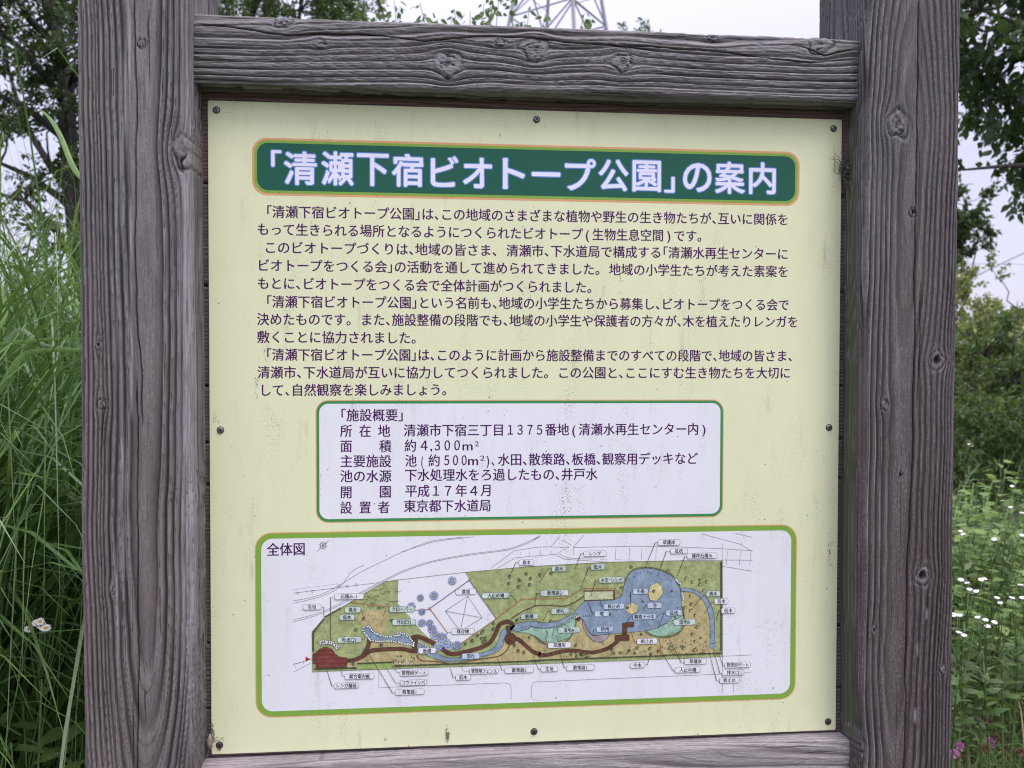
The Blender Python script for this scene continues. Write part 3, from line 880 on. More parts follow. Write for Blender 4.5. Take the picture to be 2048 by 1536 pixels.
# title lettering: rounded heavy strokes, white with a blue outline
def raster_title():
    res = 0.00028
    x0, x1, z0, z1 = tb
    W = int((x1 - x0) / res); Hh = int((z1 - z0) / res)
    img = np.zeros((Hh, W), bool)
    for ch, pl, pr, pt, pb in TITLE:
        v, t = GLY[ch]
        a = pp(pl + 4.2, (pt + pb) / 2); b = pp(pr - 4.2, (pt + pb) / 2); c = pp((pl + pr) / 2, pt + 4.2); d = pp((pl + pr) / 2, pb - 4.2)
        gx0, gx1 = v[:, 0].min(), v[:, 0].max(); gy0, gy1 = v[:, 1].min(), v[:, 1].max()
        X = a[0] + (v[:, 0] - gx0) / (gx1 - gx0) * (b[0] - a[0])
        hgt = c[1] - d[1]
        Z = d[1] + (v[:, 1] - gy0) / (gy1 - gy0) * hgt
        if ch == 'ー':
            mz = (c[1] + d[1]) / 2; Z = mz + (v[:, 1] - (gy0 + gy1) / 2) * 0.045
        # follow the slight slope of the photo only through the measured boxes: the panel itself is level
        for tri in t:
            p = np.array([((X[i] - x0) / res, (Z[i] - z0) / res) for i in tri])
            mn = np.floor(p.min(0)).astype(int); mx = np.ceil(p.max(0)).astype(int) + 1
            mn = np.maximum(mn, 0); mx = np.minimum(mx, (W, Hh))
            if (mx <= mn).any(): continue
            gx, gy = np.meshgrid(np.arange(mn[0], mx[0]) + .5, np.arange(mn[1], mx[1]) + .5)
            def e(a_, b_): return (b_[0] - a_[0]) * (gy - a_[1]) - (b_[1] - a_[1]) * (gx - a_[0])
            e0, e1, e2 = e(p[0], p[1]), e(p[1], p[2]), e(p[2], p[0])
            ins = ((e0 >= 0) & (e1 >= 0) & (e2 >= 0)) | ((e0 <= 0) & (e1 <= 0) & (e2 <= 0))
            img[mn[1]:mx[1], mn[0]:mx[0]] |= ins

    def dil(im, r):
        out = im.copy(); R = int(math.ceil(r))
        for dy in range(-R, R + 1):
            w = int(math.sqrt(max(r * r - dy * dy, 0)))
            if abs(dy) > r: continue
            row = np.zeros_like(im)
            # run dilation by cumulative sum
            cs = np.cumsum(np.pad(im, ((0, 0), (w + 1, w))).astype(np.int32), axis=1)
            row = (cs[:, 2 * w + 1:] - cs[:, :-(2 * w + 1)]) > 0
            sh = np.zeros_like(im)
            if dy > 0: sh[dy:] = row[:-dy]
            elif dy < 0: sh[:dy] = row[-dy:]
            else: sh = row
            out |= sh
        return out
    er = ~dil(~img, 2.4)
    core = dil(er | (img & ~dil(er, 4.0)), 5.6)
    outl = dil(core, 5.4)
    return core, outl, res, x0, z0


def smooth_mesh(flat, mask, res, x0, z0, lay, mat, step=2):
    """marching squares on the blurred mask; full cells merged along rows"""
    f = mask.astype(np.float32)
    for _ in range(2):
        f = (f + np.roll(f, 1, 0) + np.roll(f, -1, 0)) / 3
        f = (f + np.roll(f, 1, 1) + np.roll(f, -1, 1)) / 3
    f = f[::step, ::step]; rs = res * step
    H_, W_ = f.shape
    ins = f > 0.5
    full = ins[:-1, :-1] & ins[1:, :-1] & ins[:-1, 1:] & ins[1:, 1:]
    anyc = ins[:-1, :-1] | ins[1:, :-1] | ins[:-1, 1:] | ins[1:, 1:]
    for j in range(H_ - 1):
        row = full[j]; d = np.diff(np.concatenate([[0], row.astype(int), [0]]))
        for a, b in zip(np.where(d == 1)[0], np.where(d == -1)[0]):
            X0, X1, Z0, Z1 = x0 + a * rs, x0 + b * rs, z0 + j * rs, z0 + (j + 1) * rs
            flat.raw([(X0, Z0), (X1, Z0), (X1, Z1), (X0, Z1)], [(0, 1, 2), (0, 2, 3)], lay, mat)
    for j, i in np.argwhere(anyc & ~full):
        c = [(i, j), (i + 1, j), (i + 1, j + 1), (i, j + 1)]
        val = [f[q[1], q[0]] for q in c]
        pts = []
        for k in range(4):
            a, b = c[k], c[(k + 1) % 4]; va, vb = val[k], val[(k + 1) % 4]
            if va > .5: pts.append((x0 + a[0] * rs, z0 + a[1] * rs))
            if (va > .5) != (vb > .5):
                t = (0.5 - va) / (vb - va)
                pts.append((x0 + (a[0] + (b[0] - a[0]) * t) * rs, z0 + (a[1] + (b[1] - a[1]) * t) * rs))
        if len(pts) >= 3:
            flat.raw(pts, [(0, k, k + 1) for k in range(1, len(pts) - 1)], lay, mat)


core, outl, res_, tx0, tz0 = raster_title()
fl = Flat()
smooth_mesh(fl, outl, res_, tx0, tz0, 4, TITLEBLUE)
smooth_mesh(fl, core, res_, tx0, tz0, 5, TITLEWHITE)
fl.make('title_lettering')

# ---- the map
G_LAND = print_mat('print_map_green', (0.340, 0.390, 0.175)); G_TAN = print_mat('print_map_tan', (0.450, 0.385, 0.190))
G_BLUE = print_mat('print_map_blue', (0.235, 0.310, 0.400)); G_WET = print_mat('print_map_wetland', (0.300, 0.480, 0.360))
G_PATH = print_mat('print_map_path', (0.120, 0.052, 0.034)); G_BRICK = print_mat('print_map_brick', (0.150, 0.020, 0.022))
G_SAND = print_mat('print_map_sand', (0.370, 0.300, 0.320)); G_LAWN = print_mat('print_map_lawn', (0.300, 0.400, 0.130))
G_PALE = print_mat('print_map_paddy', (0.480, 0.530, 0.330)); G_DK = print_mat('print_map_shrub', (0.060, 0.080, 0.042))
G_VIO = print_mat('print_map_violet', (0.130, 0.150, 0.330)); G_OR = print_mat('print_map_orange_line', (0.42, 0.150, 0.060))
G_TAG = print_mat('print_map_tag', (0.520, 0.620, 0.560)); G_TAGB = print_mat('print_map_tag_blue', (0.480, 0.560, 0.680)); G_ISL = print_mat('print_map_island', (0.560, 0.500, 0.250))
G_RED = print_mat('print_map_red', (0.45, 0.02, 0.04)); G_OL = print_mat('print_map_olive', (0.17, 0.20, 0.10))


def Z(*items):
    """((region, x, y), ...) to panel points"""
    out = []; px = []
    R_ = None; fresh = False
    for it in items:
        if callable(it): R_ = it; fresh = True; continue
        x = {RA: 500, RB: 780, RC: 1060, RD: 1330}[R_] + it[0] / 3.84
        # neighbouring crops overlap: drop a point that would turn back on the line
        if fresh and len(px) > 1 and abs(x - px[-1]) < 34 and (x - px[-1]) * (px[-1] - px[-2]) < 0 and (it[0] <= 0 or it[0] >= 1145):
            continue
        fresh = False
        out.append(R_(*it)); px.append(x)
    return out


def inside(p, poly):
    x, y = p; c = False; n = len(poly); j = n - 1
    for i in range(n):
        xi, yi = poly[i]; xj, yj = poly[j]
        if (yi > y) != (yj > y) and x < (xj - xi) * (y - yi) / (yj - yi) + xi: c = not c
        j = i
    return c


def smooth(pts, k=3, closed=False):
    """Catmull-Rom"""
    P_ = [np.array(p) for p in pts]; n = len(P_); out = []
    rngi = range(n if closed else n - 1)
    for i in rngi:
        p0 = P_[(i - 1) % n] if closed or i > 0 else P_[0]; p1 = P_[i]; p2 = P_[(i + 1) % n]
        p3 = P_[(i + 2) % n] if closed or i + 2 < n else P_[-1]
        for s in range(k):
            t = s / k
            out.append(tuple(0.5 * ((2 * p1) + (-p0 + p2) * t + (2 * p0 - 5 * p1 + 4 * p2 - p3) * t * t + (-p0 + 3 * p1 - 3 * p2 + p3) * t ** 3)))
    if not closed: out.append(tuple(P_[-1]))
    return out


zm = 0.9 / 1250 / 3.84     # metres per zoom pixel
fl = Flat()
land = Z(RA, (478, 1166), (478, 855), (572, 748), (700, 672), (860, 575), (1042, 470), (1148, 457), RB, (575, 400), RC, (0, 355), (590, 322), (1152, 310), RD, (438, 310), (440, 1048), RC, (1152, 1063), (0, 1106), RB, (0, 1142))
fl.poly(land, 4, G_LAND)
white = Z(RB, (65, 460), (575, 402), (610, 460), (815, 755), (545, 945), (500, 940), (380, 940), (300, 905), (240, 850), (150, 740), (60, 640))
fl.poly(white, 5, WHITE)
tan1 = Z(RA, (748, 1098), (930, 1022), RB, (0, 1000), (200, 1010), (300, 1062), (450, 1098), (700, 1075), (830, 1000), (880, 930), (1000, 870), (1080, 880), (1152, 915), RC, (110, 925), (300, 915), (350, 760), (400, 745), (440, 840), (540, 880), (880, 850), (1050, 890), (1120, 870),
         RD, (130, 780), (120, 650), (125, 545), (230, 560), (310, 640), (345, 760), (345, 940), (430, 1030), (0, 1042), RC, (0, 1078), RB, (0, 1118), RA, (830, 1125), (745, 1130))
fl.poly(tan1, 5, G_TAN)
fl.poly(smooth(Z(RA, (830, 740), (900, 700), (1000, 690), (1070, 730), (1050, 800), (1020, 870), (960, 850), (920, 805), (860, 810)), 4, True), 5, G_TAN)
fl.poly(Z(RA, (930, 940), (1152, 945), RB, (170, 940), (170, 975), (0, 980), RA, (1000, 985), (925, 1000)), 5.5, G_TAN)
fl.poly(Z(RA, (830, 1103), (1090, 1092), (1095, 1142), (830, 1148)), 6, G_LAWN)
s1 = Z(RA, (868, 845), (880, 822), (912, 812), (955, 865), (1040, 897), (1152, 882), RB, (60, 868), (110, 868), (150, 900), (185, 935), (180, 965), (110, 947), (0, 927), RA, (1000, 932), (930, 922), (890, 880))
fl.poly(s1, 6, G_BLUE)
s2 = smooth(Z(RB, (215, 930), (300, 985), (400, 1040), (480, 1058), (600, 1040), (700, 1018), (780, 988), (830, 930), (850, 860), (900, 818), (960, 805), (930, 850), (880, 900), (862, 970), (800, 1020), (650, 1060), (480, 1085), (380, 1075), (270, 1030), (205, 985)), 3, True)
fl.poly(s2, 6, G_BLUE)
pond = Z(RB, (900, 840), (940, 805), (1000, 785), (1080, 775), (1152, 778), RC, (60, 785), (130, 787), (230, 768), (330, 712), (385, 650), (420, 620), (640, 612), (700, 580), (720, 500), (745, 430), (790, 385), (880, 366), (980, 378), (1080, 418), (1150, 500),
         RD, (80, 462), (118, 530), (125, 650), (140, 730), RC, (1150, 740), (1050, 790), (970, 830), (880, 850), (760, 862), (600, 876), (480, 885), (440, 850), (400, 760), (350, 710), (320, 770), (200, 825), (60, 830), (0, 815), RB, (1060, 835), (980, 855))
fl.poly(pond, 6, G_BLUE)
wa = Z(RB, (960, 860), (1070, 830), RC, (0, 812), (60, 826), (120, 830), (230, 805), (340, 740), (352, 800), (305, 900), (200, 937), (100, 932), (40, 890), (0, 872), RB, (1050, 865))
fl.poly(wa, 7, G_WET)
wb = Z(RC, (900, 848), (970, 828), (1050, 785), RD, (20, 760), (100, 715), (140, 705), (142, 780), (100, 860), (0, 892), RC, (1050, 895), (980, 890), (920, 872))
fl.poly(wb, 7, G_WET)
ch = smooth(Z(RD, (122, 518), (190, 522), (250, 545), (300, 580), (350, 645), (375, 740), (380, 850), (380, 945)), 3) + smooth(Z(RD, (345, 945), (345, 840), (340, 750), (310, 650), (270, 595), (235, 565), (180, 550), (122, 547)), 3)
fl.poly(ch, 7, G_BLUE)
fl.disc(RD(366, 962), 27 * zm, 7.5, G_BLUE)
fl.poly(Z(RC, (412, 540), (652, 536), (652, 612), (412, 620)), 7, G_PATH)
fl.poly(Z(RC, (418, 550), (638, 546), (638, 606), (418, 613)), 8, G_PALE)
isl1 = Z(RC, (905, 560), (925, 500), (975, 475), (1015, 510), (1022, 560), (975, 620), (920, 615)); isl2 = Z(RC, (738, 652), (790, 630), (830, 655), (827, 700), (780, 725), (735, 702))
sand = smooth(Z(RC, (402, 755), (440, 830), (480, 885), (540, 882), (612, 872), (580, 915), (530, 937), (460, 905), (412, 830)), 3, True)
fl.poly(isl1, 8, G_ISL); fl.poly(isl2, 8, G_ISL); fl.poly(sand, 8, G_SAND)
plaza = Z(RA, (485, 1030), (512, 1012), (535, 990), (565, 976), (600, 976), (630, 990), (655, 1025), (685, 1048), (745, 1055), (745, 1130), (510, 1136), (508, 1105), (485, 1100))
fl.poly(plaza, 8, G_BRICK)
# paths
for pts, w in ((smooth(Z(RA, (740, 1078), (800, 1073), (870, 1042), (920, 1005), (1000, 993), (1152, 987), RB, (0, 992), (100, 988), (150, 1000), (210, 1005)), 4), 27), (smooth(Z(RA, (915, 915), (910, 960), (885, 1010), (860, 1045)), 4), 26),
               (smooth(Z(RB, (165, 905), (195, 893), (240, 900), (330, 943), (400, 985), (450, 1022), (510, 1025), (600, 1005), (700, 975), (770, 935), (810, 870), (835, 810), (870, 785), (910, 778), (945, 800)), 4), 28),
               (smooth(Z(RB, (950, 900), (1000, 925), (1050, 970), (1100, 1010), (1152, 1030), RC, (65, 1030), (120, 1035), (180, 1022), (260, 1003), (340, 1000), (400, 1008), (480, 1015), (580, 990), (640, 955), (680, 920)), 4), 26)):
    _pk = 0.12 if 'S_' not in globals() else S_ + 0.07; S_ = _pk
    fl.line(pts, (w + 4) * zm, 8.3 + _pk, G_DK); fl.line(pts, w * zm, 8.75 + _pk, G_PATH)
fl.disc(RB(925, 910), 46 * zm, 9, G_PATH, 20)
for q in (Z(RB, (888, 812), (915, 810), (930, 880), (902, 880)), Z(RB, (180, 908), (212, 915), (205, 985), (170, 980)), Z(RC, (650, 882), (762, 878), (763, 922), (652, 927)), Z(RC, (708, 788), (742, 786), (745, 878), (710, 880)), Z(RC, (742, 784), (798, 780), (798, 818), (742, 822))):
    fl.poly(q, 9.2, G_PATH); fl.line(q, 2.5 * zm, 9.6, G_DK, True)
for q in (Z(RB, (205, 1035), (235, 1075), (320, 1082), (400, 1090), (470, 1105), (560, 1090), (700, 1065), (830, 1045), (890, 1005), (920, 955)), Z(RB, (930, 755), (1000, 710), (1080, 672), RC, (30, 660), (100, 652), (180, 655), (250, 660), (300, 650), (360, 620), (410, 583))):
    fl.line(smooth(q, 4), 9 * zm, 8.2, G_PATH, dash=(3 * zm, 1.2 * zm))
# bank strips
for q, w in ((Z(RC, (0, 878), (40, 895), (95, 940), (200, 950), (300, 912), (350, 800), (352, 740)), 11), (Z(RC, (880, 852), (920, 878), (980, 895), (1050, 898), RD, (0, 896), (105, 866), (148, 780), (130, 660)), 11),
             (Z(RC, (700, 585), (722, 500), (745, 430), (790, 380), (880, 360), (980, 372), (1080, 410), RD, (0, 405), (80, 460), (120, 530)), 6)):
    fl.line(smooth(q, 3), w * zm, 8.3, G_OL); fl.line(smooth(q, 3), 2 * zm, 8.6, G_DK)
fl.make('map_zones')

fl = Flat()
lw = 2.6 * zm
for q in (land,): fl.line(q, 2.5 * zm, 8.5, G_DK, True)
for q in (s1, s2, pond, wa, wb, isl1, isl2, sand, plaza, ch): fl.line(q, 2.6 * zm, 9.0, G_DK, True)
for q in (Z(RA, (770, 628), (900, 645), (1085, 665)), Z(RB, (190, 690), (310, 684), (445, 870)), Z(RB, (545, 945), (815, 755), (1010, 605), (1152, 600), RC, (270, 600), (400, 525), (650, 520), (700, 580)), Z(RC, (990, 905), (1003, 980), (1003, 1060))):
    fl.line(q, 5 * zm, 9.9, G_OR)
fl.line(Z(RB, (300, 680), (608, 460), (815, 755)), 6 * zm, 10, GREYINK)
fl.line(smooth(Z(RC, (720, 575), (800, 580), (860, 605), (893, 660), (900, 760), (925, 820), (955, 855)), 4), 5 * zm, 9.5, G_SAND, dash=(9 * zm, 9 * zm))
dm = Z(RB, (597, 580), (708, 748), (540, 850), (425, 697))
fl.line(dm, 3 * zm, 10, GREYINK, True); fl.line([dm[0], dm[2]], 3 * zm, 10.1, GREYINK); fl.line([dm[1], dm[3]], 3 * zm, 10.2, GREYINK)
# roads round the park
GL = [
    Z(RA, (335, 560), (1000, 478)), smooth(Z(RA, (333, 620), (450, 598), (560, 565), (680, 505), (850, 400), (1000, 325), (1085, 285), RB, (40, 268), (110, 240), (230, 190), (350, 155), (565, 130)), 4),
    smooth(Z(RA, (333, 638), (450, 612), (560, 580), (690, 515), RB, (-300, 400), (-200, 345)), 3), smooth(Z(RB, (90, 243), (240, 195), (360, 162), (640, 128)), 3),
    smooth(Z(RA, (335, 765), (500, 722), (650, 660), (850, 555), (1040, 455), RB, (10, 432), (110, 385), (310, 318), (600, 262), (900, 222), (1060, 165), (1152, 118)), 4),
    smooth(Z(RA, (335, 780), (500, 735), (650, 672), (850, 567), (1040, 465), RB, (10, 442), (110, 395), (310, 326), (600, 270), (900, 230), (1062, 176), (1152, 128)), 4),
    Z(RB, (775, 370), (955, 235), (1100, 212), RC, (0, 210), (100, 205), (300, 208), (195, 263), (0, 278), RB, (960, 290), (820, 372)),
    Z(RC, (160, 205), (235, 120)), Z(RC, (330, 210), (415, 115)), Z(RC, (195, 265), (265, 300), (600, 322)), Z(RC, (225, 262), (300, 290), (420, 298)),
    Z(RC, (330, 210), (800, 200), RD, (100, 205), (440, 220), (670, 235)), Z(RD, (280, 105), (575, 185), (670, 240)), Z(RD, (535, 100), (670, 133)), Z(RD, (438, 178), (438, 310)),
    Z(RD, (438, 306), (670, 308)), Z(RD, (440, 355), (670, 392)), Z(RD, (440, 1045), (665, 1035)), Z(RC, (40, 1243), (500, 1222), (1150, 1195), RD, (120, 1195), (437, 1182)), Z(RD, (605, 1168), (665, 1167)),
    Z(RD, (442, 1050), (442, 1320)), Z(RD, (527, 1250), (527, 1318)), smooth(Z(RC, (40, 1243), (20, 1255), (10, 1290)), 4) + Z(RC, (10, 1370)),
    Z(RB, (0, 1282), (880, 1250)) + smooth(Z(RB, (890, 1251), (920, 1262), (930, 1290)), 4) + Z(RB, (930, 1380)),
    Z(RA, (990, 1155), (990, 1288), RB, (0, 1283)), Z(RA, (355, 1133), (335, 1107), (470, 1068)), Z(RA, (335, 1167), (470, 1095)), Z(RA, (405, 1085), (415, 1103)),
    Z(RC, (250, 152), (320, 195)), Z(RC, (30, 150), (75, 120)), Z(RB, (855, 850), (890, 885)), Z(RA, (512, 245), (606, 153)),
]
for q in GL: fl.line(q, lw, 4.5 + random.uniform(0, 0.4), GREYINK)
fl.line(Z(RA, (335, 535), (680, 487)), lw, 4.6, GREYINK, dash=(9 * zm, 9 * zm))
fl.line(Z(RD, (470, 1030), (665, 825)), 1.5 * zm, 4.6, G_TAGB)
for x in (330, 655, 760, 855, 965): fl.line(Z(RC, (x + 4, 215), (x, 305 - (x == 330) * 35)), lw * .8, 4.7, GREYINK)
for x in (470, 570, 650): fl.line(Z(RD, (x + 9, 240), (x, 345)), lw * .8, 4.7, GREYINK)
for x in (80, 160): fl.line(Z(RC, (x, 232), (x, 265)), lw * .8, 4.7, GREYINK)
for x, y in ((1005, 260), (1070, 255)): fl.line(Z(RB, (x, y - 14), (x, y + 14)), lw * .8, 4.7, GREYINK)
for x, y, w in ((290, 290, 70), (360, 292, 60), (445, 298, 90), (570, 303, 90), (680, 303, 80), (770, 305, 70)): fl.line(Z(RC, (x - w / 3, y), (x + w / 3, y + 2)), lw * .6, 4.7, GREYINK)
for x, y in ((367, 560), (480, 545), (745, 507), (817, 496), (683, 503)): fl.circle(RA(x, y), 9 * zm, 2.4 * zm, 5, GREYINK)
fl.circle(RB(610, 457), 11 * zm, 2.4 * zm, 10.3, GREYINK); fl.circle(RB(302, 677), 11 * zm, 2.4 * zm, 10.3, GREYINK)
# compass
cc = RA(562, 195)
fl.circle(cc, 20 * zm, 3.5 * zm, 5, GREYINK, 18)
for k in range(16):
    a = k * math.pi / 8 + .1; r1 = (34 if k % 2 else 28) * zm
    fl.line([(cc[0] + 16 * zm * math.cos(a), cc[1] + 16 * zm * math.sin(a)), (cc[0] + r1 * math.cos(a), cc[1] + r1 * math.sin(a))], 2.5 * zm, 5.1, GREYINK)
fl.disc(cc, 9 * zm, 5.2, GREYINK)
fl.raw([RA(427, 1047), RA(465, 1067), RA(427, 1087)], [(0, 1, 2)], 5, G_RED)
fl.circle(RA(477, 1066), 9 * zm, 2.5 * zm, 5, GREYINK)
# bricks of the plaza
LB = print_mat('print_map_brick_joint', (0.30, 0.11, 0.09))
for k in range(16):
    y = 985 + k * 10
    a, b = 480, 750
    run = []
    for x in range(480, 750, 6):
        if inside(RA(x, y), plaza): run.append(x)
    if run:
        fl.line(Z(RA, (run[0], y), (run[-1], y)), 2.6 * zm, 9.6, LB)
        for x in range(run[0] + (7 if k % 2 else 14), run[-1], 15):
            if inside(RA(x, y + 9), plaza): fl.line(Z(RA, (x, y), (x, y + 10)), 2.4 * zm, 9.7, LB)
# stipple of meadow
g = np.random.default_rng(3)
gx0, gx1 = min(p[0] for p in land), max(p[0] for p in land); gz0, gz1 = min(p[1] for p in land), max(p[1] for p in land)
blk = [white, s1, s2, pond, wa, ch, plaza]
cnt = 0
while cnt < 1500:
    p = (g.uniform(gx0, gx1), g.uniform(gz0, gz1))
    if not inside(p, land) or any(inside(p, q) for q in blk): continue
    tan_ = inside(p, tan1)
    if tan_ and g.random() < 0.9: continue
    a = g.uniform(0, 3.1); l = g.uniform(2, 4.5) * zm
    fl.line([p, (p[0] + l * math.cos(a), p[1] + l * math.sin(a))], 3.0 * zm, 8.0 + g.uniform(0, .1), G_DK if g.random() < .6 else G_OL)
    cnt += 1
# scribbled shrub lines in the west
for k in range(26):
    x, y = g.uniform(860, 1130), g.uniform(500, 680)
    q = [RA(x + i * 7, y + 5 * ((i % 2) * 2 - 1) + g.uniform(-3, 3)) for i in range(int(g.uniform(4, 10)))]
    if all(inside(z_, land) for z_ in q): fl.line(q, 1.8 * zm, 8.2, G_DK)
# hedges
hedge = [RA(x, 1143 - (x - 500) * 0.03) for x in range(500, 825, 13)] + [RA(x, 1100 - (x - 830) * .04) for x in range(828, 1095, 13)] + [RB(x, 1118 - (x - 40) * 0.035) for x in range(40, 1155, 13)] + \
        [RC(x, 1077 - x * 0.036) for x in range(4, 1040, 13)] + [RD(x, 1037 - x * 0.04) for x in range(0, 430, 13)] + [RD(429, y) for y in range(325, 1000, 12)] + \
        [RA(487 + (5 if y % 2 else 0), y) for y in range(868, 1010, 12)] + [RA(490 + (y - 860) * -0.75, y) for y in range(760, 860, 12)] + [RA(x, 742 - (x - 575) * 0.56) for x in range(580, 700, 14)]
for c in hedge: fl.disc(c, 7.0 * zm, 9.3 + random.uniform(0, .1), G_DK, 7, .15)
# trees
for x, y, r in ((478, 465, 34), (233, 595, 28), (338, 578, 35), (165, 660, 33), (245, 703, 27), (245, 788, 32), (305, 790, 30), (325, 835, 35), (345, 880, 40), (400, 900, 40), (430, 940, 40), (370, 970, 38), (450, 965, 35), (515, 960, 35)):
    c = RB(x, y); lay = 10.4 + random.uniform(0, .5)
    fl.disc(c, r * .85 * zm, lay, G_TAGB, 22, .10)
    for k in range(22):
        a = k * 2 * math.pi / 22 + random.uniform(-.08, .08)
        fl.line([(c[0] + r * .25 * zm * math.cos(a), c[1] + r * .25 * zm * math.sin(a)), (c[0] + r * zm * math.cos(a), c[1] + r * zm * math.sin(a))], 3.4 * zm, lay + .06 + k * .002, G_VIO)
    fl.disc(c, r * .3 * zm, lay + .12, G_LAND, 9, .1)
TR = [(RB, t) for t in ((920, 430), (1048, 413), (997, 460), (1080, 450), (915, 485), (985, 512), (1072, 495), (795, 790), (795, 835), (705, 865), (720, 850), (675, 885), (705, 908), (730, 905), (632, 925), (580, 950), (715, 935), (735, 930), (975, 768), (1070, 900), (985, 1003), (1030, 1015), (955, 960))] + \
     [(RC, t) for t in ((78, 420), (163, 408), (5, 450), (0, 495), (777, 360), (702, 517), (1058, 393), (160, 775), (350, 962), (855, 875), (762, 1000), (822, 980), (805, 1022), (920, 985), (928, 1028), (985, 1005), (1075, 975), (645, 1022), (695, 1020), (630, 995), (315, 1030), (358, 1045), (950, 545), (750, 672))] + \
     [(RD, t) for t in ((22, 392), (162, 445), (210, 475), (270, 460), (320, 472), (267, 493), (298, 540), (195, 583), (203, 645), (152, 672), (196, 692), (232, 730), (245, 820), (210, 875), (230, 930), (37, 978), (143, 982), (228, 995))] + \
     [(RA, t) for t in ((875, 755), (815, 840), (1090, 770), (1010, 960), (795, 1105))]
for R_, (x, y) in TR:
    c = R_(x, y); lay = 9.9 + random.uniform(0, .2)
    fl.disc((c[0] - 1.5 * zm, c[1] + 1 * zm), 12.5 * zm, lay, G_DK, 12, .08)
    fl.disc((c[0] + 2 * zm, c[1] - 2 * zm), 8.5 * zm, lay + .06, G_TAN if R_ is RD else G_OL, 10, .08)
fl.disc(RC(372, 755), 16 * zm, 10, G_BRICK, 12); fl.circle(RC(372, 755), 16 * zm, 3 * zm, 10.1, G_DK)
for k in range(46):
    x, y = g.uniform(0, 330), g.uniform(900, 1030)
    c = RD(x, y)
    if inside(c, tan1): fl.circle(c, g.uniform(3, 7) * zm, 2.2 * zm, 9.5, G_DK, 8)
for k in range(60):
    x, y = g.uniform(0, 1100), g.uniform(930, 1060); c = RC(x, y)
    if inside(c, tan1): fl.circle(c, g.uniform(3, 8) * zm, 2.2 * zm, 9.5, G_OL, 8)
for k in range(34):
    c = RB(g.uniform(0, 190), g.uniform(1030, 1105)); fl.disc(c, g.uniform(3, 6) * zm, 9.5, G_DK if g.random() < .6 else WHITE, 7, .2)
for k in range(30):
    c = RC(g.uniform(300, 470), g.uniform(1018, 1062)); fl.disc(c, g.uniform(4, 7) * zm, 9.5, G_DK if g.random() < .5 else G_LAND, 7, .2)
# rocks along the stream and the stone bank
rocks = []
def along(pts, step):
    out = []
    for a, b in zip(pts[:-1], pts[1:]):
        a, b = np.array(a), np.array(b); L_ = np.linalg.norm(b - a); k = max(1, int(L_ / step))
        out += [tuple(a + (b - a) * i / k) for i in range(k)]
    return out
for c in along(s1 + [s1[0]], 14 * zm) + along(Z(RA, (540, 932), (580, 925), (640, 940), (690, 980)), 12 * zm) + along(Z(RA, (545, 948), (600, 942), (640, 955), (680, 995)), 12 * zm) + along(Z(RB, (225, 935), (330, 1000)), 16 * zm) + along(Z(RC, (340, 745), (385, 730)), 12 * zm) + along(Z(RD, (80, 455), (125, 500)), 12 * zm) + along(Z(RD, (128, 560), (145, 620)), 12 * zm):
    c = (c[0] + g.normal() * 2 * zm, c[1] + g.normal() * 2 * zm)
    fl.disc(c, 8.5 * zm, 10.4, G_DK, 8, .15); fl.disc(c, 6.2 * zm, 10.5, WHITE, 8, .15)
for x, y in ((0, 815), (30, 824), (62, 826), (90, 830), (118, 828), (150, 829), (182, 826), (212, 822), (242, 812), (272, 795), (300, 778), (800, 430), (848, 402), (905, 395), (925, 405), (985, 418), (1065, 768), (1080, 755), (1130, 670), (985, 815), (1000, 808)):
    c = RC(x, y); fl.raw([(c[0] - 8 * zm, c[1] - 5 * zm), (c[0] + 8 * zm, c[1] - 5 * zm), (c[0], c[1] + 7 * zm)], [(0, 1, 2)], 10.2, G_VIO)
for x, y in ((955, 840), (980, 832), (1010, 820), (1045, 815), (1085, 808), (1130, 820)):
    c = RB(x, y); fl.raw([(c[0] - 8 * zm, c[1] - 5 * zm), (c[0] + 8 * zm, c[1] - 5 * zm), (c[0], c[1] + 7 * zm)], [(0, 1, 2)], 10.2, G_VIO)
for x, y in [(128 + 8 * math.sin(k), 850 + k * 12) for k in range(7)] + [(410 + k * 16, 735 - (k > 2) * 2) for k in range(5)] + [(975 + k * 14, 737 - k * 8) for k in range(4)]:
    fl.disc(RC(x, y), 4 * zm, 10.2, G_DK, 7)
for x, y in ((1087, 545), (865, 625), (613, 722), (1112, 745)): fl.poly(Z(RC, (x - 7, y - 7), (x + 7, y - 7), (x + 7, y + 7), (x - 7, y + 7)), 10.2, G_DK)
# leaders, tags
for k, (R_, s, cx, cy, w, lead, kind) in enumerate(LAB):
    if lead: fl.line([R_(*q) for q in lead], 2.4 * zm, 10.8, BLACKINK)
    a = R_(cx - w / 2, cy - 0); b = R_(cx + w / 2, cy)
    h = 21.5 * zm; zc_ = (a[1] + b[1]) / 2
    rr_ = rrect(a[0], b[0], zc_ - h, zc_ + h, 13 * zm, 4)
    fl.poly(rr_, 11 + k * .01, (WHITE, G_TAG, G_TAGB)[kind])
    fl.line(rr_, 2.2 * zm, 11.6 + k * .005, GREYINK, True)
fl.make('map_drawing')
fl = Flat()
for (R_, s, cx, cy, w, lead, kind) in LAB:
    adv = sum(HALF.get(c, 1.0) for c in s)
    full = 32 * adv
    wid = min(full, w - 22)
    set_line(fl, s, R_(cx - wid / 2, cy), R_(cx + wid / 2, cy), 37 * zm, 12.2, BLACKINK, 0.02)
set_line(fl, '全体図', pp(533, 1099), pp(611.5, 1097.5), EM * 1.06, 4.4, INK)
fl.make('map_lettering')

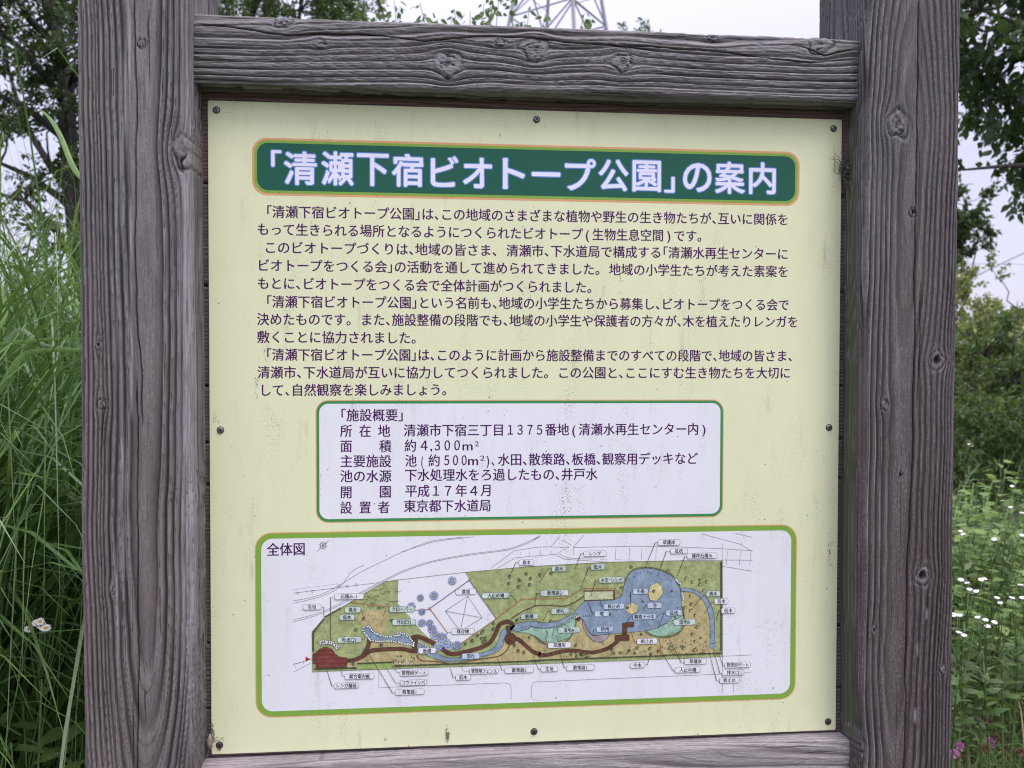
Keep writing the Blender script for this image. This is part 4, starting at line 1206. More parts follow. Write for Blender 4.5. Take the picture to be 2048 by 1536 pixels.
# screws
SM, N, L, P = new_mat('screw_steel')
P.inputs['Base Color'].default_value = (0.30, 0.29, 0.31, 1); P.inputs['Metallic'].default_value = 0.85; P.inputs['Roughness'].default_value = 0.42
tcn = N.new('ShaderNodeTexCoord')
L.new(mixc(N, L, rng_map(N, L, noise(N, L, tcn.outputs['Object'], 900, 3, .6), .45, .62), (0.34, 0.33, 0.36), (0.10, 0.055, 0.035)), P.inputs['Base Color'])
SD, N, L, P = new_mat('screw_rusty'); P.inputs['Base Color'].default_value = (0.055, 0.042, 0.040, 1); P.inputs['Roughness'].default_value = 0.75
DK, N, L, P = new_mat('recess_dark'); P.inputs['Base Color'].default_value = (0.012, 0.011, 0.012, 1); P.inputs['Roughness'].default_value = 0.8


def screw(u, v, rusty):
    c = pp(u, v); r = 0.0043
    mb = MB(); n = 20
    prof = [(r, 0.0), (r, -0.0010), (r * 0.86, -0.0019), (r * 0.6, -0.0024)]
    Vv = []
    for rr_, y in prof:
        for i in range(n):
            a = 2 * math.pi * i / n; Vv.append((rr_ * math.cos(a), y, rr_ * math.sin(a)))
    F_ = [[k * n + i, k * n + (i + 1) % n, (k + 1) * n + (i + 1) % n, (k + 1) * n + i] for k in range(3) for i in range(n)]
    F_.append([3 * n + i for i in range(n)])
    mb.add(Vv, F_)
    a0 = random.uniform(0, 1.5)
    for q in (a0, a0 + math.pi / 2):
        dx, dz = math.cos(q), math.sin(q); l, w = r * 0.62, r * 0.13
        pts = [(dx * l * s1_ - dz * w * s2_, -0.00255, dz * l * s1_ + dx * w * s2_) for s1_, s2_ in ((-1, -1), (1, -1), (1, 1), (-1, 1))]
        mb.add(pts, [(0, 1, 2, 3)], 1)
    # dark disc behind the head, showing as a thin ring
    R2 = r * 1.18
    ring = [(R2 * math.cos(2 * math.pi * i / n), -0.0003, R2 * math.sin(2 * math.pi * i / n)) for i in range(n)]
    mb.add(ring, [list(range(n))], 1)
    me = mb.mesh('screw', [SD if rusty else SM, DK])
    o = obj('screw', me, panel)
    o.location = (c[0], 0, c[1])


for u, v, ru in ((433, 220, 0), (1073, 239, 0), (1667, 257, 0), (441, 860, 0), (1658, 855, 0), (439, 1490, 1), (1068, 1463, 1), (1656, 1443, 1)):
    screw(u, v, ru)

# stains with a shape of their own: by the lower left screw and at the lower edge
STAIN, N, L, P = new_mat('algae_stain')
tcn = N.new('ShaderNodeTexCoord')
nzs = noise(N, L, mapping(N, L, tcn.outputs['Object'], (1, 1, .45)), 520, 3, .7)
P.inputs['Base Color'].default_value = (0.075, 0.085, 0.06, 1); P.inputs['Roughness'].default_value = 0.8
gr = N.new('ShaderNodeAttribute'); gr.attribute_name = 'edge'
L.new(math_n(N, L, 'MULTIPLY', math_n(N, L, 'GREATER_THAN', math_n(N, L, 'ADD', nzs, math_n(N, L, 'MULTIPLY', gr.outputs['Fac'], 0.34)), 0.74), 0.8), P.inputs['Alpha'])
for (u, v, w, h, k) in ((895, 1468, 8, 26, 1), (425, 1470, 9, 38, 1), (440, 1497, 7, 10, 1), (430, 835, 16, 22, .55), (770, 1478, 3, 8, 1), (1000, 268, 2, 8, 1), (1668, 330, 10, 60, .6), (1659, 1100, 12, 70, .6), (532, 700, 14, 40, .55), (515, 770, 12, 50, .5), (1140, 712, 14, 55, .45), (1240, 560, 12, 60, .45), (640, 1330, 12, 60, .4), (640, 960, 8, 70, .5), (1010, 820, 12, 30, .4)):
    c = pp(u, v); w *= PXM; h *= PXM
    n = 9
    Vv = [(c[0] + (i / (n - 1) - .5) * 2 * w, yl(13.2), c[1] + (j / (n - 1) - .5) * 2 * h) for j in range(n) for i in range(n)]
    e = np.array([math.exp(-((i / (n - 1) - .5) * 3.2) ** 2 - ((j / (n - 1) - .5) * 3.0) ** 2) * k * (1.0 if 0 < i < n - 1 and 0 < j < n - 1 else 0) for j in range(n) for i in range(n)], np.float32)
    me = np_mesh('stain', Vv, np.array([[j * n + i, j * n + i + 1, (j + 1) * n + i + 1, (j + 1) * n + i] for j in range(n - 1) for i in range(n - 1)]), [STAIN])
    at = me.attributes.new('edge', 'FLOAT', 'POINT'); at.data.foreach_set('value', e)
    obj('stain', me, panel)

# ------------------------------------------------------------------ ground
GM, N, L, P = new_mat('meadow_soil')
tcn = N.new('ShaderNodeTexCoord')
n1 = noise(N, L, tcn.outputs['Object'], 1.3, 6, 0.65); n2 = noise(N, L, tcn.outputs['Object'], 22, 5, 0.7)
c_ = mixc(N, L, rng_map(N, L, n1, 0.35, 0.65), (0.055, 0.095, 0.026), (0.085, 0.100, 0.040))
c_ = mixc(N, L, rng_map(N, L, n2, 0.35, 0.7), c_, (0.035, 0.040, 0.020))
L.new(c_, P.inputs['Base Color']); P.inputs['Roughness'].default_value = 0.95
b_n = N.new('ShaderNodeBump'); b_n.inputs['Distance'].default_value = 0.03; L.new(n2, b_n.inputs['Height']); L.new(b_n.outputs[0], P.inputs['Normal'])
gxs = np.concatenate([[-600, -200, -60], np.linspace(-12, 12, 60), [60, 200, 600]])
gys = np.concatenate([[-600, -200, -40], np.linspace(-6, 18, 60), [60, 200, 600]])
GX, GY = np.meshgrid(gxs, gys)
near = np.exp(-np.maximum(np.abs(GX), np.abs(GY)) / 14)
GZ = (0.05 * vnoise(GX * 0.8 + 50, GY * 0.8 + 50, 91) + 0.02 * vnoise(GX * 3 + 500, GY * 3 + 500, 92)) * near
GZ -= 0.0
nx_, ny_ = len(gxs), len(gys)
F = np.array([[j * nx_ + i, j * nx_ + i + 1, (j + 1) * nx_ + i + 1, (j + 1) * nx_ + i] for j in range(ny_ - 1) for i in range(nx_ - 1)])
obj('ground', np_mesh('ground', np.stack([GX.ravel(), GY.ravel(), GZ.ravel()], -1), F, [GM], smooth=True), None, kind='structure')

# ------------------------------------------------------------------ plants: shared tools


def leaf_mat(name, dark, light, accent=None, trans=0.35, rough=0.5, stem=False):
    m, N, L, P = new_mat(name)
    at = N.new('ShaderNodeAttribute'); at.attribute_name = 'tint'
    c = mixc(N, L, at.outputs['Fac'], dark, light)
    tcn = N.new('ShaderNodeTexCoord')
    c = mixc(N, L, rng_map(N, L, noise(N, L, tcn.outputs['Object'], 60, 3, .6), .35, .7, 0, .35), c, tuple(x * .6 for x in dark))
    if accent:
        c = mixc(N, L, rng_map(N, L, at.outputs['Fac'], 0.93, 0.96), c, accent)
    L.new(c, P.inputs['Base Color']); P.inputs['Roughness'].default_value = rough
    P.inputs['Specular IOR Level'].default_value = 0.4
    if trans > 0:
        tr = N.new('ShaderNodeBsdfTranslucent'); L.new(mixc(N, L, 0.5, c, (0.16, 0.24, 0.03)), tr.inputs['Color'])
        ms = N.new('ShaderNodeMixShader'); ms.inputs[0].default_value = trans
        out = N['Material Output']
        L.new(P.outputs[0], ms.inputs[1]); L.new(tr.outputs[0], ms.inputs[2]); L.new(ms.outputs[0], out.inputs['Surface'])
    return m


def bark_mat(name, a, b, scale=30):
    m, N, L, P = new_mat(name)
    tcn = N.new('ShaderNodeTexCoord')
    n = noise(N, L, mapping(N, L, tcn.outputs['Object'], (1, 1, .3)), scale, 5, .7)
    L.new(mixc(N, L, rng_map(N, L, n, .35, .65), a, b), P.inputs['Base Color']); P.inputs['Roughness'].default_value = .9
    bb = N.new('ShaderNodeBump'); bb.inputs['Distance'].default_value = .01; L.new(n, bb.inputs['Height']); L.new(bb.outputs[0], P.inputs['Normal'])
    return m


BARK = bark_mat('bark_dark', (0.022, 0.019, 0.018), (0.060, 0.052, 0.050))
BARK2 = bark_mat('bark_grey', (0.045, 0.040, 0.036), (0.11, 0.10, 0.09))
STEMG = leaf_mat('green_stem', (0.095, 0.150, 0.045), (0.13, 0.20, 0.06), trans=0)
STEMR = leaf_mat('reddish_stem', (0.060, 0.036, 0.024), (0.10, 0.06, 0.035), trans=0)

# leaf shapes: (vertices with x across, y along 0..1, z lift), triangles
T_OVATE = (np.array([(0, 0, 0), (.24, .22, .05), (.27, .50, .06), (.13, .80, .02), (0, 1, -.04), (-.13, .80, .02), (-.27, .50, .06), (-.24, .22, .05), (0, .5, 0)]),
           np.array([(0, 1, 8), (1, 2, 8), (2, 3, 8), (3, 4, 8), (4, 5, 8), (5, 6, 8), (6, 7, 8), (7, 0, 8)]))
T_OVAL = (T_OVATE[0] * np.array([1.45, 1, 1]), T_OVATE[1])
T_SMALL = (np.array([(0, 0, 0), (.26, .45, .06), (0, 1, -.05), (-.26, .45, .06), (0, .45, 0)]), np.array([(0, 1, 4), (1, 2, 4), (2, 3, 4), (3, 0, 4)]))
T_QUAD = (np.array([(0, 0, 0), (.32, .5, .05), (0, 1, 0), (-.32, .5, .05)]), np.array([(0, 1, 2), (0, 2, 3)]))
T_LANCE = (np.array([(0, 0, 0), (.085, .25, .02), (.10, .5, .0), (.05, .8, -.08), (0, 1, -.16), (-.05, .8, -.08), (-.10, .5, .0), (-.085, .25, .02), (0, .5, -.02), (0, .25, 0)]),
           np.array([(0, 1, 9), (1, 2, 8), (1, 8, 9), (2, 3, 8), (3, 4, 8), (4, 5, 8), (5, 6, 8), (6, 7, 8), (7, 9, 8), (7, 0, 9)]))


def unit(v): return v / (np.linalg.norm(v, axis=-1, keepdims=True) + 1e-12)


def leaves(name, pos, dirs, size, tmpl, mat, parent=None, tint=None, g=rng, flat=0.6, extra=None):
    """a mesh of many leaves; flat: how much the blades face up"""
    pos = np.asarray(pos, float); n = len(pos)
    d = unit(np.asarray(dirs, float))
    up = g.normal(size=(n, 3)) * (1 - flat) + np.array([0, 0, 1.0]) * flat
    x = unit(np.cross(d, up)); z = np.cross(x, d)
    tv, tt = tmpl
    size = np.broadcast_to(np.asarray(size, float), (n,))
    V = pos[:, None] + size[:, None, None] * (tv[None, :, 0, None] * x[:, None] + tv[None, :, 1, None] * d[:, None] + tv[None, :, 2, None] * z[:, None])
    k = len(tv)
    F = (tt[None] + (np.arange(n) * k)[:, None, None]).reshape(-1, 3)
    me = np_mesh(name, V.reshape(-1, 3), F, [mat])
    if tint is None: tint = g.uniform(0, 1, n)
    at = me.attributes.new('tint', 'FLOAT', 'POINT')
    if len(me.vertices) == n * k: at.data.foreach_set('value', np.repeat(np.asarray(tint, np.float32), k))
    o = obj(name, me, parent)
    return o


def curve_pts(a, d, length, n, g, bend=0.15, grav=0.0):
    pts = [np.array(a, float)]; d = unit(np.array(d, float)); st = length / n
    for _ in range(n):
        d = unit(d + g.normal(size=3) * bend + np.array([0, 0, grav]))
        pts.append(pts[-1] + d * st)
    return np.array(pts)


def tube_mb(mb, pts, r0, r1, sides=6, m=0):
    v, f = tube(pts, np.linspace(r0, r1, len(pts)), sides)
    mb.add(v, f, m)


def tree(name, label, cat, base, height, crown_c, crown_r, leaf, n_leaves, mat, bark, seed, tmpl=T_SMALL, limbs=None, trunk=None, n_limbs=7, clumps=70,
         clump_r=0.28, r_trunk=0.09, droop=-0.3, shell=0.55, flat=0.5, group=None, twig_r=0.006):
    """limbs/trunk may be given as point lists in world space; otherwise grown inside the crown ellipsoid"""
    g = np.random.default_rng(seed)
    base = np.array(base, float); cc = np.array(crown_c, float); cr = np.array(crown_r, float)
    t = thing(name, label, cat, tuple(base), group)
    if trunk is None:
        top = cc + np.array([0, 0, cr[2] * 0.5])
        n = 9; pts = []
        for i in range(n + 1):
            f = i / n; pts.append(base * (1 - f) + top * f + np.array([g.normal() * .05, g.normal() * .05, 0]) * (height * .12) * math.sin(f * math.pi))
        trunk = np.array(pts)
    mb = MB(); tube_mb(mb, trunk - base, r_trunk, r_trunk * .35, 9)
    obj('trunk', mb.mesh('trunk', [bark], True), t)
    skel = [np.array(trunk)]
    if limbs is None:
        limbs = []
        for i in range(n_limbs):
            f = g.uniform(.35, .9); st = trunk[int(f * (len(trunk) - 1))]
            th = 2 * math.pi * (i / n_limbs + g.uniform(-.07, .07)); el = g.uniform(-.2, 1.0)
            tgt = cc + cr * 0.8 * np.array([math.cos(th) * math.cos(el), math.sin(th) * math.cos(el), math.sin(el)])
            L_ = np.linalg.norm(tgt - st); n = 7; P_ = []
            for k in range(n + 1):
                q = k / n; P_.append(st * (1 - q) + tgt * q + np.array([0, 0, -0.10 * L_ * math.sin(q * math.pi)]) + g.normal(size=3) * .03 * L_ * (q > 0))
            limbs.append(np.array(P_))
    for P_ in limbs:
        mb = MB(); P_ = np.array(P_)
        tube_mb(mb, P_ - base, r_trunk * .45, r_trunk * .08, 7)
        obj('limb', mb.mesh('limb', [bark], True), t)
        skel.append(P_)
    S = np.concatenate(skel[1:] if len(skel) > 1 else skel)
    u = unit(g.normal(size=(clumps, 3))); rad = g.uniform(0, 1, clumps) ** (1 / 3); rad = shell + (1 - shell) * rad
    wob = 1 + 0.22 * np.sin(u[:, 0] * 5 + seed) * np.cos(u[:, 2] * 4 + seed * 2)
    cen = cc + u * cr * (rad * wob)[:, None]
    inner = g.random(clumps) < .3; cen[inner] = cc + (cen[inner] - cc) * .55
    mbt = MB(); LP, LD, LS, LT = [], [], [], []
    per = max(3, n_leaves // clumps)
    for c in cen:
        j = np.argmin(((S - c) ** 2).sum(1)); st = S[j]; L_ = np.linalg.norm(c - st)
        tw = [st]; n = 5
        for k in range(1, n + 1):
            q = k / n; tw.append(st * (1 - q) + c * q + g.normal(size=3) * .05 * L_ + np.array([0, 0, .06 * L_ * math.sin(q * math.pi)]))
        tw = np.array(tw); tube_mb(mbt, tw - base, twig_r * 1.4, twig_r * .5, 5)
        nsub = 5; tone = g.uniform(0, .6)
        for s in range(nsub):
            d = unit(g.normal(size=3) + unit(c - cc) * .8); sub = curve_pts(tw[-1 - (s % 2)], d, clump_r * g.uniform(.7, 1.4), 4, g, .18, -.04)
            tube_mb(mbt, sub - base, twig_r * .6, twig_r * .25, 4)
            m = per // nsub + 1
            q = g.uniform(0.1, 1, m) * 4; i0 = np.clip(q.astype(int), 0, 3); fr = (q - i0)[:, None]
            pos = sub[i0] * (1 - fr) + sub[i0 + 1] * fr + g.normal(size=(m, 3)) * clump_r * .10
            dr = unit(sub[-1] - sub[0]) * .5 + g.normal(size=(m, 3)) * .7 + np.array([0, 0, droop])
            LP.append(pos); LD.append(dr); LS.append(leaf * g.uniform(.6, 1.25, m)); LT.append(np.clip(tone + g.uniform(0, .4, m), 0, 1))
    obj('twigs', mbt.mesh('twigs', [bark], True), t, kind='stuff')
    LP = np.concatenate(LP) - base; LD = np.concatenate(LD); LS = np.concatenate(LS); LT = np.concatenate(LT)
    o = leaves('crown', LP, LD, LS, tmpl, mat, t, LT, g, flat)
    return t


def at(u, v, d):
    return C0 + ray(u, v) * d


LF_DARK = leaf_mat('leaf_dark_green', (0.024, 0.054, 0.018), (0.070, 0.125, 0.038), trans=.3)
LF_MID = leaf_mat('leaf_mid_green', (0.055, 0.110, 0.032), (0.150, 0.230, 0.066), trans=.35)
LF_FRESH = leaf_mat('leaf_fresh_green', (0.075, 0.135, 0.030), (0.165, 0.240, 0.060), trans=.4)
LF_OLIVE = leaf_mat('leaf_yellow_green', (0.190, 0.250, 0.065), (0.350, 0.380, 0.130), trans=.35)

# left tree, dark limbs against the sky
D = 6.0
base = at(170, 900, D); base[2] = 0
trk = [base] + [at(u, v, D) for u, v in ((168, 640), (160, 520), (150, 430), (138, 300), (134, 180), (118, 90), (96, 10), (80, -110), (60, -260), (40, -420))]
lmb = [[at(*q) for q in ((136, 215, D), (100, 165, D - .1), (55, 110, D - .2), (10, 70, D - .3), (-60, 10, D - .4), (-140, -60, D - .5))],
       [at(*q) for q in ((155, 330, D), (120, 270, D - .1), (60, 222, D - .2), (0, 190, D - .3), (-80, 140, D - .4), (-160, 70, D - .3))],
       [at(*q) for q in ((165, 440, D), (120, 395, D + .1), (60, 352, D + .2), (0, 326, D + .3), (-80, 270, D + .4))],
       [at(*q) for q in ((97, 10, D), (118, 40, D + .1), (160, 52, D + .2), (230, 60, D + .3), (320, 30, D + .4))],
       [at(*q) for q in ((150, 400, D), (100, 330, D + .5), (50, 250, D + .9), (20, 150, D + 1.2), (0, 40, D + 1.4))],
       [at(*q) for q in ((120, 95, D), (60, 40, D - .2), (20, -30, D - .4), (-40, -130, D - .5))],
       [at(*q) for q in ((134, 180, D), (180, 100, D + .3), (240, 0, D + .5), (320, -120, D + .6))],
       [at(*q) for q in ((170, 560, D), (120, 470, D - .3), (50, 400, D - .5), (-30, 380, D - .6))]]
tree('tree', 'dark tree with crooked bare limbs rising behind the tall grass, sky showing through', 'tree', base, 6, at(110, 70, D), (1.45, 1.2, 1.55), 0.043, 34000, LF_DARK, BARK, 5,
     limbs=lmb, trunk=np.array(trk), clumps=190, clump_r=.22, r_trunk=.085, shell=.25, twig_r=.007)
b2 = at(520, 760, 9); b2[2] = 0
tree('tree', 'dense round tree crown just above the left half of the top beam', 'tree', b2, 7, at(535, -60, 9), (1.35, 1.5, 1.15), 0.052, 26000, LF_MID, BARK, 15, clumps=150, clump_r=.24, r_trunk=.11, shell=.45)
# big-leaved tree at the right
b3 = at(2330, 800, 4.6); b3[2] = 0
tree('tree', 'large-leaved tree hanging over the top right corner behind the right post', 'tree', b3, 4.4, at(2300, 0, 4.6), (1.32, 1.3, 1.0), 0.068, 22000, leaf_mat('leaf_broad_green', (0.034, 0.082, 0.034), (0.115, 0.200, 0.070), trans=.3, rough=.38), BARK2, 25, tmpl=T_OVATE,
     limbs=[[at(*q) for q in ((2330, 380, 4.6), (2200, 350, 4.5), (2100, 330, 4.4), (2010, 332, 4.35), (1925, 340, 4.3))],
            [at(*q) for q in ((2330, 250, 4.6), (2200, 130, 4.5), (2080, 60, 4.4), (1960, 20, 4.3))], [at(*q) for q in ((2330, 150, 4.6), (2250, 0, 4.7), (2150, -120, 4.8), (2050, -200, 4.9))],
            [at(*q) for q in ((2330, 300, 4.6), (2450, 200, 4.8), (2560, 60, 5.1))], [at(*q) for q in ((2330, 300, 4.6), (2200, 210, 5.0), (2080, 190, 5.3), (2000, 200, 5.5))]],
     clumps=200, clump_r=.24, r_trunk=.07, shell=.30, droop=-.75, flat=.35)
b4 = at(1870, 760, 15); b4[2] = 0
tree('tree', 'distant slim tree with ragged tiers of foliage beside the right post', 'tree', b4, 5, at(1880, 480, 15), (0.95, 1.0, 0.95), 0.12, 5000, LF_DARK, BARK, 35, clumps=60, clump_r=.22, r_trunk=.09, shell=.4)
b4 = at(1300, 760, 13); b4[2] = 0
tree('tree', 'thin tree top barely showing over the middle of the top beam', 'tree', b4, 7, at(1300, 135, 13), (0.55, .6, 0.72), 0.075, 1800, LF_MID, BARK, 36, clumps=40, clump_r=.24, r_trunk=.07, shell=.3)
# bushes at the right
b5 = at(1945, 900, 9.5); b5[2] = 0
tree('bush', 'tall yellow-green bush behind the right post under the sky', 'bush', b5, 2.6, at(1940, 735, 9.5), (0.85, .9, 1.22), 0.056, 18000, LF_OLIVE, BARK2, 45, clumps=150, clump_r=.18, r_trunk=.04, shell=.35)
b6 = at(2090, 900, 7.0); b6[2] = 0
tree('bush', 'green bush with thin twigs on top at the right edge', 'bush', b6, 2.4, at(2095, 760, 7), (0.62, .7, 0.95), 0.050, 14000, LF_MID, BARK, 46, clumps=110, clump_r=.16, r_trunk=.035, shell=.35)
b7 = at(2280, 900, 8.0); b7[2] = 0
tree('bush', 'mid green bush standing beyond the twiggy bush at the right edge', 'bush', b7, 2.4, at(2290, 780, 8), (0.9, .8, 0.9), 0.055, 6000, LF_MID, BARK, 47, clumps=80, clump_r=.2, r_trunk=.035, shell=.35)
b8 = at(1960, 900, 6.3); b8[2] = 0
tree('bush', 'low green shrub between the meadow weeds and the yellow-green bush', 'bush', b8, 1.4, at(1975, 880, 6.3), (0.75, .6, 0.50), 0.045, 11000, leaf_mat("leaf_shrub_green", (0.075, 0.140, 0.036), (0.180, 0.270, 0.075), trans=.35), BARK, 48, clumps=90, clump_r=.15, r_trunk=.03, shell=.3)
# undergrowth behind the tall grass
for i, (u, v, d, rx, rz, s, lab) in enumerate(((90, 640, 4.6, 1.1, 1.36, 61, 'dark undergrowth shrub directly behind the tall grass'), (-300, 640, 5.2, 1.2, 1.3, 62, 'dark shrub left of the tall grass, beyond the picture edge'),
                                            (420, 700, 5.5, 1.1, 1.1, 63, 'dark shrub hidden behind the left half of the board'), (820, 800, 6.5, 1.2, .9, 64, 'dark shrub hidden behind the middle of the board'))):
    bb = at(u, 900, d); bb[2] = 0
    tree('bush', lab, 'bush', bb, 2, (at(u, v, d)[0], at(u, v, d)[1], rz * .95), (rx, .7, rz), 0.06, 5000, LF_DARK, BARK, s, clumps=80, clump_r=.2, r_trunk=.04, shell=.3)

# shrub with drooping fresh leaves behind the board
g = np.random.default_rng(71)
base = at(930, 900, 3.3); base[2] = 0
t = thing('shrub', 'shrub with upright sprigs of drooping fresh green leaves peeping over the top beam', 'shrub', tuple(base))
LP, LD, LS, LT = [], [], [], []
for (u, v, fat) in ((745, 25, .3), (786, 2, 1.1), (846, 2, 1.0), (870, 38, .5), (912, 12, .5), (940, 26, .8), (962, 5, 1.0), (985, -30, 1.3), (1006, -60, 1.5), (1030, -20, .6), (1062, 12, .35), (1090, 28, .5), (1165, 18, .55), (1180, 32, .5), (1045, 44, .6), (900, 30, .6)):
    d = 3.3 + g.uniform(-.25, .25); top = at(u, v, d); root = base + np.array([g.normal() * .12, g.normal() * .12, 0])
    n = 10; P_ = []
    for k in range(n + 1):
        q = k / n; xy = q ** 1.5
        P_.append(np.array([root[0] * (1 - xy) + top[0] * xy, root[1] * (1 - xy) + top[1] * xy, top[2] * q]) + g.normal(size=3) * .008)
    P_ = np.array(P_); mb = MB(); tube_mb(mb, P_ - base, .007, .0016, 6); obj('stem', mb.mesh('stem', [STEMG], True), t)
    m = int(95 * fat) + 25
    q = 1 - g.uniform(0, 1, m) ** 1.2 * 0.62; zi = np.clip((q * n).astype(int), 0, n - 1); fr = (q * n - zi)[:, None]
    pos = P_[zi] * (1 - fr) + P_[zi + 1] * fr
    th = g.uniform(0, 2 * math.pi, m); out = np.stack([np.cos(th), np.sin(th), np.zeros(m)], -1)
    LP.append(pos + out * g.uniform(.004, .035, (m, 1)) * fat); LD.append(out * .9 + np.array([0, 0, -0.7]) + g.normal(size=(m, 3)) * .3); LS.append(g.uniform(.022, .044, m)); LT.append(g.uniform(.1, 1, m))
leaves('leaves', np.concatenate(LP) - base, np.concatenate(LD), np.concatenate(LS), T_OVATE, LF_FRESH, t, np.concatenate(LT), g, .3)['kind'] = 'stuff'

# ------------------------------------------------------------------ tall grass at the left
GR_T = leaf_mat('grass_blade', (0.050, 0.125, 0.036), (0.190, 0.320, 0.085), trans=.3, rough=.42)
GR_PALE = leaf_mat('grass_blade_pale', (0.20, 0.30, 0.15), (0.30, 0.40, 0.22), trans=.3, rough=.42)


def blade_geo(root, az, lean, length, width, g, n=11, droop=1.0, twist=0.0, start=0.0):
    """an arching blade, folded along its middle"""
    d = np.array([math.cos(az) * math.sin(lean), math.sin(az) * math.sin(lean), math.cos(lean)])
    p = np.array(root, float); pts = [p.copy()]; st = length / n
    out = np.array([math.cos(az), math.sin(az), 0])
    for i in range(n):
        f = i / n
        d = unit(d + (out * .55 + np.array([0, 0, -1.0])) * (droop * .42 * f ** 2.2) + g.normal(size=3) * .012)
        p = p + d * st; pts.append(p.copy())
    pts = np.array(pts)
    side = np.array([-math.sin(az + twist), math.cos(az + twist), 0])
    tn = unit(np.gradient(pts, axis=0)); nrm = unit(np.cross(np.broadcast_to(side, tn.shape), tn))
    fr = np.linspace(0, 1, n + 1); w = width * (np.minimum(1, .35 + fr * 2.2)) * np.clip(1 - fr ** 3.2, 0.02, 1)
    s3 = unit(np.cross(tn, nrm))
    a = pts + s3 * w[:, None] / 2 + nrm * w[:, None] * .12; b = pts; c = pts - s3 * w[:, None] / 2 + nrm * w[:, None] * .12
    V = np.stack([a, b, c], 1).reshape(-1, 3)
    F = []
    for i in range(n):
        o = i * 3
        F += [(o, o + 1, o + 4, o + 3), (o + 1, o + 2, o + 5, o + 4)]
    return V, F


def blades_mesh(name, specs, mats, tints, midx=None):
    V, F, T, Mx = [], [], [], []; n = 0
    for k, (v, f) in enumerate(specs):
        V.append(v); F.append(np.array(f) + n); T.append(np.full(len(v), tints[k], np.float32)); Mx += [midx[k] if midx is not None else 0] * len(f); n += len(v)
    me = np_mesh(name, np.concatenate(V), np.concatenate(F), mats, Mx, smooth=True)
    at_ = me.attributes.new('tint', 'FLOAT', 'POINT'); at_.data.foreach_set('value', np.concatenate(T))
    return me


def grass_clump(label, cx, cy, rad, count, singles, hgt, seed, lean_to=None, wk=1.0, bend=1.0, cap=1.86):
    g = np.random.default_rng(seed); count = int(count * 1.5)
    t = thing('tall_grass', label, 'tall grass', (cx, cy, 0), 'clumps of tall arching grass at the left of the board')
    specs = []; tints = []; mi = []
    for k in range(count):
        r = rad * math.sqrt(g.uniform()); a = g.uniform(0, 2 * math.pi)
        root = (r * math.cos(a), r * math.sin(a), 0.0)
        az = a + g.normal() * .9
        if lean_to is not None and g.random() < .35: az = lean_to + g.normal() * .5
        L_ = hgt * g.uniform(.62, 1.08)
        lean = abs(g.normal() * .16) + .07
        bv, bf = blade_geo(root, az, lean, L_, wk * g.uniform(.007, .018), g, 12, bend * g.uniform(.6, 2.1) if k % 9 else .35, g.normal() * .6)
        if ((bv[:, 0] + cx > -0.64) & (bv[:, 1] + cy < 0.14)).any() or (bv[:, 1] + cy < -0.45).any():
            bv = bv * np.array([1, -1, 1]) if cy < .8 else bv
            if ((bv[:, 0] + cx > -0.64) & (bv[:, 1] + cy < 0.14)).any(): bv = bv * np.array([-1, 1, 1])
        zt = bv[:, 2].max()
        if zt > cap and g.random() > .05: bv = bv * (cap * g.uniform(.86, 1.0) / zt)
        specs.append((bv, bf))
        tints.append(g.uniform(0, 1)); mi.append(1 if g.random() < .12 else 0)
    for k in range(singles):
        me = blades_mesh('blade', [specs[k]], [GR_T, GR_PALE], [tints[k]], [mi[k]])
        obj('blade', me, t)
    o = obj('blades', blades_mesh('blades', specs[singles:], [GR_T, GR_PALE], tints[singles:], mi[singles:]), t, kind='stuff')
    return t


def fix_root(v):
    return v


grass_clump('tall arching green grass clump filling the left edge, nearest to the board', -1.42, 0.75, .30, 900, 170, 1.96, 81, lean_to=-.4)
grass_clump('tall grass clump at the far left, mostly beyond the picture edge', -2.15, 0.9, .34, 420, 0, 1.8, 82)
grass_clump('tall grass clump half hidden behind the left post', -1.25, 1.75, .46, 2300, 0, 2.75, 83, wk=.55, bend=2.2, cap=2.12)
grass_clump('rear clump of tall grass under the dark tree', -2.0, 2.3, .55, 1700, 0, 2.9, 84, wk=.65, bend=2.2, cap=2.28)
grass_clump('small tuft of long grass beyond the meadow weeds at the right', *ground_at(1945, 4.6), .22, 160, 0, 1.05, 85)

# a few blades picked out in front at the left: (root u, v), control points
g = np.random.default_rng(88)
t = thing('tall_grass', 'loose long blades of grass crossing in front of the dark grass at the left', 'tall grass', tuple(at(-40, 1700, 1.45)), 'clumps of tall arching grass at the left of the board')
t0_ = np.array(t.location)


def free_blade(ctrl, width, mat, tint):
    P_ = np.array(smooth([tuple(c) for c in ctrl], 5)) if len(ctrl[0]) == 2 else None
    n = len(P_) if P_ is not None else 0


